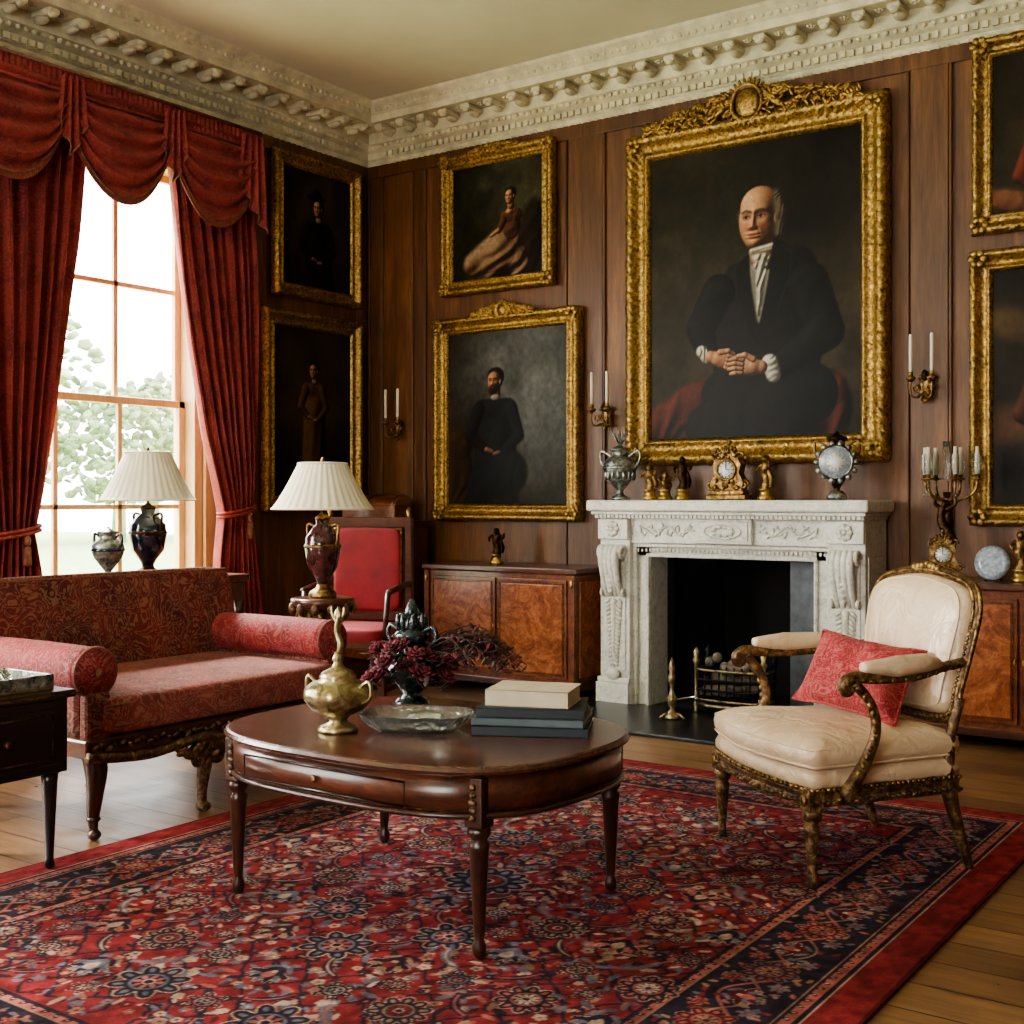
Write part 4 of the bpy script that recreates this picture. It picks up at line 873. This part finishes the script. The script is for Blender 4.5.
# ================= ARMCHAIR
b=B(); rot=-.665
def outl(wf,wb,d,n=14,bow=.04):
    o=[]
    for k in range(n+1): t=k/n; o.append((-wf/2+wf*t,-d/2-bow*sin(pi*t)))
    for k in range(1,n+1): t=k/n; o.append((wf/2+(wb-wf)/2*t,-d/2+d*t))
    for k in range(1,n+1): t=k/n; o.append((wb/2-wb*t,d/2))
    for k in range(1,n): t=k/n; o.append((-wb/2+(wb-wf)/2*t,d/2-d*t))
    return o
o=outl(.66,.56,.56)
b.prism(o,[(.012,.245),(0,.25),(-.004,.262),(.004,.275),(-.002,.29),(.006,.30)],GILTW); 
o2=outl(.65,.55,.55)
b.prism(o2,[(.005,.30),(-.006,.315),(-.008,.335),(.004,.355),(.03,.365)],SILK,smooth=True)
o3=outl(.655,.53,.54,bow=.055)
b.prism(o3,[(.04,.355),(.004,.362),(-.014,.382),(-.018,.405),(-.010,.43),(.03,.448),(.09,.462),(.18,.473),(.26,.477)],SILK,smooth=True)
b.tube([(x*1.025,y*1.03,.372) for x,y in o3],.0045,SILK,6,closed=True); b.tube([(x*1.02,y*1.03,.425) for x,y in o3],.0045,SILK,6,closed=True)
for k in range(len(o)):
    x,y=o[k]; x2,y2=o[(k+1)%len(o)]
    for t in (0,.5): b.ell((x+(x2-x)*t,y+(y2-y)*t,.301),(.009,.009,.008),SC,6,4); b.ell((x+(x2-x)*t,y+(y2-y)*t,.262+.006*((k+int(t*2))%2)),(.013,.013,.007),GILTW,6,4)
fl=[(.011,0),(.016,.01),(.013,.025),(.023,.17),(.027,.185),(.018,.195),(.03,.21),(.03,.225),(.026,.25)]
for s in (-1,1):
    b.lathe(fl,GILTW,(s*.305,-.265,0),18,flute=.06,nfl=8); b.box(s*.305-.028,s*.305+.028,-.293,-.237,.235,.305,GILTW,.005); b.ell((s*.305,-.297,.27),(.018,.006,.018),SC,8,6)
    b.tube(catm([(s*.265,.33,0),(s*.265,.29,.12),(s*.262,.255,.25),(s*.26,.25,.34),(s*.262,.262,.44),(s*.272,.29,.55)],5),[.014,.02,.026,.024,.018,.016],GILTW,10)
Mb=T(0,.262,.43,rx=-.20)
bo=catm([(-.235,0,.055),(-.262,0,.16),(-.285,0,.33),(-.285,0,.42),(-.24,0,.485),(-.12,0,.515),(0,0,.525),(.12,0,.515),(.24,0,.485),(.285,0,.42),(.285,0,.33),(.262,0,.16),(.235,0,.055),(0,0,.04)],5)+[Vector((-.12,0,.046))]
b.tube(bo,.017,GILTW,10,Mb,closed=True); b.tube([(p.x*1.045,-.0,(p.z-.28)*1.04+.28) for p in bo],.008,SC,8,Mb,closed=True)
for i,p in enumerate(bo):
    q=bo[(i+1)%len(bo)]
    for t in (0,.5): b.ell((p.x+(q.x-p.x)*t,-.015,p.z+(q.z-p.z)*t),(.008,.008,.008),SC,6,4,mtx=Mb)
for k in range(-3,4): b.ell((k*.022,-.012,.545-abs(k)*.005),(.014,.012,.016),SC,8,6,mtx=Mb)
rg=[]
for f,y in ((.93,.03),(.95,0),(.93,-.025),(.86,-.045),(.7,-.058),(.4,-.066),(.1,-.068)): rg.append([(p.x*f,y,(p.z-.28)*f+.28) for p in bo])
b.rings(rg,SILK,True,Mb)
b.tube([(p.x*.88,-.042,(p.z-.28)*.88+.28) for p in bo],.0035,SILK,6,Mb,closed=True)
b.rings([[(p.x*f,y,(p.z-.28)*f+.28) for p in bo] for f,y in ((.93,.0),(.9,.03),(.5,.035))],SILK,True,Mb)
for s in (-1,1):
    arm=catm([(s*.27,.31,.665),(s*.295,.2,.655),(s*.335,.08,.64),(s*.35,-.06,.638),(s*.352,-.15,.645),(s*.352,-.185,.625),(s*.348,-.17,.60)],6)
    b.tube(arm,[.016,.017,.018,.018,.02,.02,.012],GILTW,10)
    sup=catm([(s*.352,-.15,.63),(s*.352,-.09,.56),(s*.348,-.07,.48),(s*.350,-.10,.40),(s*.345,-.14,.33),(s*.325,-.16,.28)],6)
    b.tube(sup,[.018,.015,.016,.018,.022,.024],GILTW,10)
    for i in range(2,len(sup)-3,2): q=sup[i]; b.ell((q.x+s*.012,q.y-.010,q.z),(.009,.010,.013),SC,7,5)
    for i in range(4,len(arm)-8,2): q=arm[i]; b.ell((q.x+s*.015,q.y,q.z-.006),(.006,.012,.008),SC,7,5)
    b.tube(spiral((s*.352,-.17,.615),.03,1.2,pi/2,1,'yz'),[.014,.01,.006],GILTW,7)
    b.tube(catm([(s*.30,.19,.668),(s*.325,.12,.676),(s*.347,.0,.672),(s*.350,-.12,.674)],6),[.014,.030,.034,.016],SILK,12)
b.build('armchair',(-1.49,3.98,.014),rot)
def pillow(name,loc,w,h,t,m,eul):
    b=B()
    def f(sg):
        def g(u,v):
            a=2*u-1;c=2*v-1
            x=w/2*a*(1-.10*(1-c*c)*abs(a));z=h/2*c*(1-.10*(1-a*a)*abs(c))
            return (x,sg*t/2*((1-a**4)*(1-c**4))**.6+.004*sin(9*a+4*c),z)
        return g
    b.grid(f(1),24,20,m); b.grid(f(-1),24,20,m)
    e=[f(1)(k/24,0) for k in range(24)]+[f(1)(1,k/20) for k in range(20)]+[f(1)(1-k/24,1) for k in range(24)]+[f(1)(0,1-k/20) for k in range(20)]
    b.tube(e,.006,m,6,closed=True)
    o=b.build(name,loc); o.rotation_euler=eul; return o
pillow('throw_pillow',(-1.43,4.03,.61),.40,.27,.13,PILLOW,(-.55,.10,rot+.42))

# ================= SOFA
b=B(); L=.66
b.box(-.42,.40,-L,L,.29,.36,MAHOG,.01); b.box(-.40,.385,-L+.02,L-.02,.355,.42,SOFA,.02)
b.cush((0.01,0,.435),(.425,L-.05,.072),SOFAS,.2); b.tube([(.425,y,.475) for y in np.linspace(-L+.1,L-.1,10)],.006,FRINGE,6); b.tube([(.425,y,.40) for y in np.linspace(-L+.1,L-.1,10)],.006,FRINGE,6)
Ms=T(-.39,0,.62,ry=-.14); b.cush((0,0,0),(.075,L+.02,.268),SOFA,.2,Ms)
b.tube([(-.36,y,.876) for y in np.linspace(-L+.02,L-.02,12)],.006,FRINGE,8); b.tube([(-.49,y,.872) for y in np.linspace(-L+.02,L-.02,12)],.006,FRINGE,8)
b.box(-.46,-.40,-L,L,.30,.42,MAHOG,.01)
for s in (-1,1):
    yc=s*(L-.06)
    b.box(-.40,.34,yc-.05,yc+.05,.35,.57,SOFA,.03)
    V=catm([(-.38,yc,.59),(-.2,yc,.59),(.1,yc,.59),(.36,yc,.59)],6); b.tube(V,[.082,.088,.090,.091,.090,.088],SOFAR,28)
    b.lathe([(.090,0),(.094,.006),(.088,.016),(.075,.02),(.055,.022),(.03,.030),(.001,.034)],SOFAR,mtx=T(.355,yc,.59,ry=pi/2),seg=28)
    b.tube([(.368,yc+.087*cos(a),.59+.087*sin(a)) for a in [2*pi*k/28 for k in range(28)]],.005,FRINGE,6,closed=True)
    b.ell((.388,yc,.59),(.010,.016,.016),FRINGE,10,8)
    for k in range(14):
        a=2*pi*k/14; b.tube([(.386,yc+.015*cos(a),.59+.015*sin(a)),(.374,yc+.07*cos(a),.59+.07*sin(a))],.004,SOFAR,5)
    b.box(.34,.39,yc-.05,yc+.05,.29,.52,SOFA,.015)
b.tube(catm([(.405,-L,.30),(.41,-.4,.275),(.415,-.15,.30),(.415,0,.26),(.415,.15,.30),(.41,.4,.275),(.405,L,.30)],8),.02,GILTW,8)
for k in range(44):
    y=-L+.03+k*(2*L-.06)/43; b.ell((0,0,0),(.010,.018,.009),SC if k%2 else GILTW,7,5,mtx=T(.41,y,.33+.008*sin(k*2.1),rx=.5*(-1)**k))
cleg=catm([(.36,0,.32),(.385,0,.25),(.38,0,.17),(.368,0,.09),(.368,0,.04),(.375,0,.012)],6)
for y in (-L+.05,L-.05):
    b.tube([(q.x,y,q.z) for q in cleg],[.042,.040,.030,.022,.016,.024],MAHOGV,12); b.ell((.374,y,.02),(.026,.024,.02),MAHOGV,10,6); b.ell((.37,y,.075),(.026,.026,.012),MAHOGV,10,6); b.ell((.378,y,.20),(.036,.036,.014),GILTW,10,6)
    for k in range(4): b.ell((.405-.002*k,y,.285-.025*k),(.016,.026-.004*k,.018),GILTW,9,6)
b.tube([(q.x,-.12,q.z) for q in cleg],[.04,.036,.028,.02,.018,.026],GILTW,12); b.ell((.375,-.12,.022),(.03,.03,.022),GILTW,8,6)
for s in (-1,1):
    b.tube([(.40,-.12+s*(.05+.045*cos(a)*(1-k/26)),.22+.05*sin(a)*(1-k/26)) for k,a in enumerate([2*pi*1.4*k/24 for k in range(24)])],.014,GILTW,7)
    b.tube(catm([(.40,-.12,.3),(.41,-.12+s*.08,.24),(.41,-.12+s*.18,.29)],6),[.03,.024,.01],GILTW,8)
for k in range(18): b.ell((0,0,0),(.010,.022,.010),SC if k%2 else GILTW,7,5,mtx=T(.42,-.12+(k-8.5)*.017,.25+.02*sin(k*1.7),rx=k))
for y in (-L+.05,-.05,L-.05):
    b.tube(catm([(-.38,y,.31),(-.40,y,.15),(-.42,y,.0)],5),[.024,.018,.014],MAHOGV,10)
b.build('brocade_sofa',(-4.07,3.28,0))

# ================= TORCHERE + LAMPS
def lamp(name,loc,m,H,R,sr,sh,trim=SC):
    b=B()
    b.lathe([(.75*R,0),(.8*R,.012),(.7*R,.03),(.35*R,.05),(.3*R,.07)],trim,(0,0,0),24)
    k=H
    b.lathe([(.3*R,.06),(.45*R,.10*k+.05),(.85*R,.35*k),(1.0*R,.55*k),(.95*R,.68*k),(.6*R,.78*k),(.35*R,.83*k),(.4*R,.88*k),(.3*R,.9*k)],m,(0,0,0),28)
    b.lathe([(1.02*R,.56*k),(1.05*R,.58*k),(1.0*R,.6*k)],trim,(0,0,0),28); b.lathe([(.4*R,.88*k),(.45*R,.9*k),(.2*R,.94*k),(.008,.97*k),(.007,k+.1)],trim,(0,0,0),16)
    for s in (-1,1): b.tube(catm([(s*R*.5,0,.8*k),(s*R*1.15,0,.82*k),(s*R*1.1,0,.65*k),(s*R*.95,0,.55*k)],5),.007,trim,6)
    z0=k+.0; n=144
    rr=[]
    for i in range(9):
        t=i/8; r=sr*(1-.52*t**.85); rr.append([(r*(1+.012*cos(36*2*pi*j/n))*cos(2*pi*j/n),r*(1+.012*cos(36*2*pi*j/n))*sin(2*pi*j/n),z0+sh*t) for j in range(n)])
    b.rings(rr,SHADE,True,cap=False)
    inner=[[(x*.985,y*.985,z) for x,y,z in r] for r in rr]; b.rings(inner,SHADE,True,cap=False)
    for r,z in ((sr,z0),(sr*.48,z0+sh)): b.tube([(r*1.0*cos(2*pi*j/40),r*sin(2*pi*j/40),z) for j in range(40)],.005,SHADE,6,closed=True)
    for a in (0,2*pi/3,4*pi/3): b.tube([(0,0,z0+sh-.02),(sr*.48*cos(a),sr*.48*sin(a),z0+sh)],.002,trim,5)
    b.lathe([(.006,k+.05),(.006,z0+sh),(.012,z0+sh+.01),(.004,z0+sh+.03)],trim,(0,0,0),8)
    b.lathe([(.012,k+.03),(.03,k+.08),(.028,k+.12),(.005,k+.14)],WHITEP,(0,0,0),12)
    return b.build(name,loc)
b=B()
b.box(-.22,.22,-.5,.5,.76,.80,MAHOG,.006); b.box(-.20,.20,-.48,.48,.66,.76,MAHOG,.004)
for x in (-.18,.18):
    for y in (-.46,.46): b.lathe([(.012,0),(.016,.02),(.026,.6),(.03,.66)],MAHOGV,(x,y,0),14)
b.build('console_table',(-5.22,4.1,0))
lamp('table_lamp',(-5.2,4.08,.80),PORC,.40,.095,.24,.245,BRONZE)
b=B(); urn(b,SILVER,.27,.08,PORC); b.build('porcelain_urn',(-5.15,3.80,.80))
b=B()
b.lathe([(.14,.70),(.15,.705),(.152,.72),(.15,.735),(.13,.738)],MAHOG,(0,0,0),28)
b.lathe([(.03,.16),(.05,.2),(.03,.25),(.022,.3),(.04,.42),(.05,.48),(.03,.55),(.024,.6),(.05,.66),(.1,.70)],GILTW,(0,0,0),16,flute=.06,nfl=6)
for k in range(3):
    a=2*pi*k/3+.5; b.tube([(q[0]*cos(a),q[0]*sin(a),q[1]) for q in ((.02,.24),(.08,.22),(.12,.12),(.16,.05),(.19,.012))],[.022,.022,.018,.014,.012],GILTW,9)
for k in range(12):
    a=2*pi*k/12; b.ell((.145*cos(a),.145*sin(a),.69),(.02,.02,.03),GILTW,8,6); b.ell((.11*cos(a+.2),.11*sin(a+.2),.65),(.018,.018,.026),SC,8,6)
b.build('torchere_stand',(-4.09,4.22,0))
lamp('table_lamp',(-4.09,4.22,.738),PORCR,.42,.085,.24,.215)
# ================= RED SIDE CHAIR
b=B()
b.box(-.25,.25,-.21,.21,.38,.43,MAHOG,.008); b.cush((0,-.01,.45),(.245,.205,.05),VELVET,.35)
for s in (-1,1):
    b.box(s*.23-.02,s*.23+.02,-.205,-.165,0,.39,MAHOGV,.005); b.box(s*.245-.022,s*.245+.022,.18,.225,0,1.10,MAHOG,.006); b.lathe([(.02,0),(.012,.015),(.02,.035),(.004,.06)],SC,(s*.245,.2,1.10),10)
    b.tube(catm([(s*.245,.2,.72),(s*.26,0,.71),(s*.255,-.16,.69)],5),.018,MAHOGV,8); b.tube([(s*.25,-.15,.69),(s*.235,-.17,.42)],.016,MAHOGV,8)
b.box(-.24,.24,.185,.215,.50,.56,MAHOG,.006); b.box(-.24,.24,.18,.22,1.04,1.10,MAHOG,.006); b.box(-.22,.22,.185,.215,.55,1.05,MAHOG,.004); b.cush((0,.185,.80),(.205,.035,.24),VELVET,.22)
b.tube([(-.208,.17,.565),(.208,.17,.565),(.208,.17,1.035),(-.208,.17,1.035)],.006,GOLD2,6,closed=True)
for x in (-.23,.23): b.box(x-.012,x+.012,-.17,.19,.14,.17,MAHOG,.003)
b.build('red_velvet_chair',(-4.73,5.15,0),.35)
b=B(); b.box(-.28,.28,-.22,.22,.06,1.02,MAHOG,.006); b.box(-.30,.30,-.24,.24,1.02,1.06,MAHOG,.008); b.box(-.3,.3,-.24,.24,0,.07,MAHOG,.006); b.box(-.22,.22,-.232,-.215,.15,.95,BURL,.004); b.build('corner_cabinet',(-5.58,6.27,0))
b=B(); b.box(-.2,.2,-.13,.13,0,.015,MAHOG,.004)
b.rings([[(.2*sx+.0,y,z) for (sx,y,z) in ((-1,-.12,zz),(1,-.12,zz),(1,.12,zz),(-1,.12,zz))] for zz in (.012,.10)],BURLF,False)
b.rings([[(x,.13*cos(a),.10+.07*sin(a)) for a in [pi*k/16 for k in range(17)]] for x in (-.21,-.2,.2,.21)],BURLF,True)
for x in (-.19,0,.19): b.tube([(x,-.134*cos(a),.10+.074*sin(a)) for a in [pi*k/16 for k in range(17)]],.006,SC,6)
b.build('domed_casket',(-5.52,6.22,1.06),.2)
# ================= SIDE TABLE
b=B()
b.box(-.40,.02,-.42,.02,.31,.55,DARKW,.006); b.box(-.42,.04,-.44,.04,.55,.575,DARKW,.006)
for x in (-.36,-.02):
    for y in (-.38,-.02): b.lathe([(.010,0),(.017,.01),(.012,.03),(.024,.28),(.028,.31)],DARKW,(x,y,0),14,flute=.04,nfl=8)
b.box(.018,.026,-.38,-.02,.34,.52,DARKW,.003); b.tube([(.028,-.36,.36),(.028,-.04,.36),(.028,-.04,.50),(.028,-.36,.50)],.0025,SC,5,closed=True); b.ell((.034,-.2,.43),(.01,.012,.012),SC,8,6)
b.tube([(-.41,-.445,.563),(.043,-.445,.563),(.043,.043,.563),(-.41,.043,.563)],.004,SC,6,closed=True)
b.build('ebonised_side_table',(-3.48,2.38,.014))
b=B(); b.box(-.17,.17,-.17,.17,0,.012,BRASS,.003)
for (x0,x1,y0,y1) in ((-.17,.17,-.17,-.16),(-.17,.17,.16,.17),(-.17,-.16,-.17,.17),(.16,.17,-.17,.17)): b.box(x0,x1,y0,y1,.01,.05,SILVER,.003)
for (x,y,h) in ((-.06,-.05,.07),(.06,.03,.05),(0,.09,.06)): b.lathe([(.02,.012),(.03,.02),(.035,h*.6),(.02,h),(.022,h+.005)],CRYST,(x,y,0),14)
b.build('silver_tray',(-3.66,2.20,.589))

# ================= RUG
def rug():
    w,h=2.62,3.62; p=P(w,h,.0045,(148,28,44))
    RED=(128,47,50);NAVY=(40,39,50);BL=(98,104,116);CR=(182,158,138);PK=(166,96,88);DR=(86,33,37);TN=(146,118,99)
    def rect(i0,col):
        a=p.win(i0,w-i0,i0,h-i0); p.C[a[2]:a[3],a[0]:a[1]]=col
    rect(0,DR);rect(.012,RED);rect(.115,CR);rect(.12,NAVY);rect(.135,PK);rect(.16,NAVY);rect(.167,TN);rect(.172,NAVY);rect(.415,TN);rect(.420,PK);rect(.445,NAVY);rect(.455,RED)
    rr=random.Random(3)
    def ros(cx,cy,r,c1,c2,c3,n=8,ang=0,out=CR):
        for k in range(n):
            a=ang+2*pi*k/n; p.ell(cx+.68*r*cos(a),cy+.68*r*sin(a),.40*r,.25*r,out,a,.12)
        for k in range(n):
            a=ang+2*pi*k/n; p.ell(cx+.68*r*cos(a),cy+.68*r*sin(a),.35*r,.21*r,c1,a,.12); p.ell(cx+.74*r*cos(a),cy+.74*r*sin(a),.15*r,.08*r,c2,a,.2)
        p.ell(cx,cy,.62*r,.62*r,c1,0,.1); p.ell(cx,cy,.5*r,.5*r,c2,0,.1); p.ell(cx,cy,.42*r,.42*r,c1,0,.1)
        for k in range(n):
            a=ang+2*pi*(k+.5)/n; p.ell(cx+.30*r*cos(a),cy+.30*r*sin(a),.12*r,.08*r,c3,a,.2)
        p.ell(cx,cy,.18*r,.18*r,out,0,.2); p.ell(cx,cy,.12*r,.12*r,c1,0,.2)
    def palm(cx,cy,r,a,c1,c2,c3):
        ca,sa=cos(a),sin(a)
        for k in range(-3,4):
            t=a+k*.42; q=r*(.78-.05*abs(k)); p.ell(cx+q*.55*cos(t),cy+q*.55*sin(t),.5*r,.165*r,CR,t,.12)
        for k in range(-3,4):
            t=a+k*.42; q=r*(.78-.05*abs(k)); p.ell(cx+q*.55*cos(t),cy+q*.55*sin(t),.46*r,.13*r,c1 if k%2 else c2,t,.12)
        p.ell(cx,cy,.4*r,.36*r,c1,a,.12); p.ell(cx+.02*ca,cy+.02*sa,.26*r,.22*r,c3,a,.15); p.ell(cx,cy,.11*r,.11*r,CR,0,.2)
        for s in (-1,1): p.ell(cx-.3*r*ca-s*.35*r*sa,cy-.3*r*sa+s*.35*r*ca,.3*r,.1*r,c2,a+s*.8,.15)
    def leaf(cx,cy,L,a,c,c2):
        pt=lambda t:(cx+L*.5*t*cos(a)-L*.16*(1-t*t)*sin(a),cy+L*.5*t*sin(a)+L*.16*(1-t*t)*cos(a))
        for k in range(9):
            t=(k-4)/4; x,y=pt(t); p.ell(x,y,L*.10,L*.12*(1-.6*abs(t)),c,a+t*.5+(.6 if k%2 else -.6),.15)
        p.line([pt(t) for t in np.linspace(-.9,.9,7)],.003,c2,.004)
    cx0,cy0=w/2,h/2; fx0=.455
    inside=lambda x,y,m:(fx0+m<x<w-fx0-m and fx0+m<y<h-fx0-m)
    sx,sy=.205,.225; ni,nj=4,6
    for j in range(-nj,nj+1):
        for i in range(-ni,ni+1):
            x=cx0+i*sx; y=cy0+j*sy
            if not inside(x,y,.02): continue
            for s in (-1,1):
                if x+sx<w-fx0: p.line([(x+t*sx,y+s*.055*sin(pi*t*2)) for t in np.linspace(0,1,12)],.0045,NAVY,.004)
                if y+sy<h-fx0: p.line([(x+s*.05*sin(2*pi*t),y+t*sy) for t in np.linspace(0,1,12)],.0045,NAVY,.004)
    for k in range(1000):
        x=rr.uniform(0,w/2-fx0-.02);y=rr.uniform(0,h/2-fx0-.02);r=rr.uniform(.008,.018);c=rr.choice([NAVY,NAVY,NAVY,CR,BL,BL,PK,DR,TN]);c2=rr.choice([CR,RED,PK])
        a=rr.uniform(0,3); el=rr.random()<.55
        for mx in (-1,1):
            for my in (-1,1):
                X,Y=cx0+mx*x,cy0+my*y
                if el: p.ell(X,Y,r*1.6,r*.6,c,a*mx*my,.2)
                else:
                    for q in range(5): p.ell(X+r*.7*cos(q*1.2566),Y+r*.7*sin(q*1.2566),r*.45,r*.45,c,0,.3)
                    p.ell(X,Y,r*.35,r*.35,c2,0,.3)
    for j in range(0,nj+1):
        for i in range(0,ni+1):
            k=(i*5+j*7+(i*j)%3)%7; ty=(i+j)%3
            for mx in ((-1,1) if i else (1,)):
                for my in ((-1,1) if j else (1,)):
                    x=cx0+mx*i*sx; y=cy0+my*j*sy
                    if inside(x,y,.03):
                        cA,cB,cC=[(NAVY,BL,PK),(NAVY,PK,CR),(BL,NAVY,PK),(NAVY,RED,BL),(BL,NAVY,CR),(NAVY,TN,RED),(NAVY,BL,CR)][k]
                        if ty==0: ros(x,y,.076 if k%2 else .098,cA,cB,cC,10 if k%2 else 8)
                        elif ty==1: palm(x,y,.082,my*pi/2,cA,cB,cC)
                        else: ros(x,y,.052,cA,cC,cB,6); 
                    xx,yy=x+mx*sx/2,y+my*sy/2
                    if inside(xx,yy,.04):
                        q=(i+2*j)%4
                        if q<3: leaf(xx,yy,.13,mx*my*(.8 if (i+j)%2 else -.8),[NAVY,BL,NAVY][q],PK if (i+j)%3 else CR)
                        else: ros(xx,yy,.04,NAVY,PK,CR,6)
    ros(cx0,cy0,.13,NAVY,BL,RED,12)
    m=.293
    for side in range(4):
        L=(w if side%2==0 else h)-2*m; n=int(L/.17)
        def tr(s,o):
            if side==0: return (m+s,m+o)
            if side==2: return (m+s,h-m-o)
            if side==1: return (m+o,m+s)
            return (w-m-o,m+s)
        p.line([tr(s,.05*sin(pi*s/(L/n))) for s in np.linspace(0,L,n*10)],.0042,PK,.004); p.line([tr(s,-.05*sin(pi*s/(L/n))) for s in np.linspace(0,L,n*10)],.0034,TN,.004)
        for k in range(n*20):
            s=rr.uniform(0,L); o=rr.uniform(-.11,.11); X,Y=tr(s,o); p.ell(X,Y,.014,.007,rr.choice([PK,BL,TN,RED,TN]),rr.uniform(0,3),.2)
        for k in range(n):
            s=(k+.5)*L/n; x,y=tr(s,0)
            if k%2: ros(x,y,.072,DR,BL if k%4==1 else PK,TN,8,out=TN)
            else: palm(x,y,.072,[-pi/2,pi,pi/2,0][side]+(pi if k%4==0 else 0),DR,BL,PK)
            for o in (-.08,.08):
                X,Y=tr(s+L/n/2,o*.8); ros(X,Y,.028,RED if o>0 else BL,TN,RED,6,out=TN)
        for off,per in ((.147,.042),(.432,.042)):
            LL=(w if side%2==0 else h)-2*off; n2=int(LL/per)
            for k in range(n2):
                s=off+(k+.5)*LL/n2; x,y=[(s,off),(off,s),(s,h-off),(w-off,s)][side]; p.ell(x,y,.012,.007,NAVY,.7*(1 if k%2 else -1),.2); p.ell(x,y,.004,.004,CR,0,.3)
    for cx in (m,w-m):
        for cy in (m,h-m): ros(cx,cy,.09,DR,BL,TN,10,out=TN)
    mean=np.array([106,64,62.]); p.C=p.C*.86+mean*.14
    p.mul(.18,9); p.mul(.20,110); p.C*=(1+.18*(rng.random((p.ny,p.nx,1))-.5))
    o=p.mesh('pile',RUGM,flat=True)
    return p,w,h,o
p,w,h,o=rug()
e=empty('persian_rug',(-2.27,3.07,0)); o.parent=e; o.location=(0,0,.0125)
b=B(); b.box(-w/2-.003,w/2+.003,-h/2-.003,h/2+.003,.001,.011,mat_simple('rug_edge',(100,34,38),.95)); 
for k in range(260):
    x=-w/2+w*(k+.5)/260
    for s in (-1,1): b.box(x-.002,x+.002,min(s*h/2,s*(h/2+.03)),max(s*h/2,s*(h/2+.03)),.001,.004,PAGE)
b.build('rug_backing',parent=e)

# ================= LIGHT & WORLD
wd=bpy.data.worlds.new('sky'); bpy.context.scene.world=wd; wd.use_nodes=True
bg=wd.node_tree.nodes['Background']; bg.inputs[0].default_value=(.96,.98,1,1); bg.inputs[1].default_value=11.5
def area(name,loc,target,sx,sy,power,col):
    l=bpy.data.lights.new(name,'AREA'); l.shape='RECTANGLE'; l.size=sx; l.size_y=sy; l.energy=power; l.color=col
    o=bpy.data.objects.new(name,l); bpy.context.scene.collection.objects.link(o); o.location=loc
    d=Vector(target)-Vector(loc); o.rotation_euler=d.to_track_quat('-Z','Y').to_euler(); return o
area('daylight_window_1',(-8.6,4.6,6.2),(-5.9,4.3,1.8),3.2,2.4,6800,(1,.97,.90))
area('daylight_window_2',(-6.3,1.25,1.9),(-2,2.8,1.2),1.4,2.6,330,(1,.98,.92))
area('daylight_window_3',(-6.3,-1.35,1.9),(-2,1.5,1.4),1.4,2.6,150,(1,.98,.92))
area('fill_light_south',(-1.4,-3.0,1.9),(-3.0,3,2.0),1.9,2.6,95,(1,.96,.88))  # added fill lamp behind the camera, shines in through the added south window
# ================= CAMERA
cam=bpy.data.cameras.new('camera'); co=bpy.data.objects.new('camera',cam); bpy.context.scene.collection.objects.link(co)
co.location=(0,0,1.2); co.rotation_euler=(pi/2,0,math.atan2(.578,.816)); cam.sensor_width=36; cam.lens=36*1224/1024; cam.shift_y=-12/1024
cam.clip_end=200
bpy.context.scene.camera=co
sc=bpy.context.scene
try:
    sc.view_settings.view_transform='AgX'; sc.view_settings.look='AgX - Medium High Contrast'; sc.view_settings.exposure=.05
except Exception as ex: print(ex)
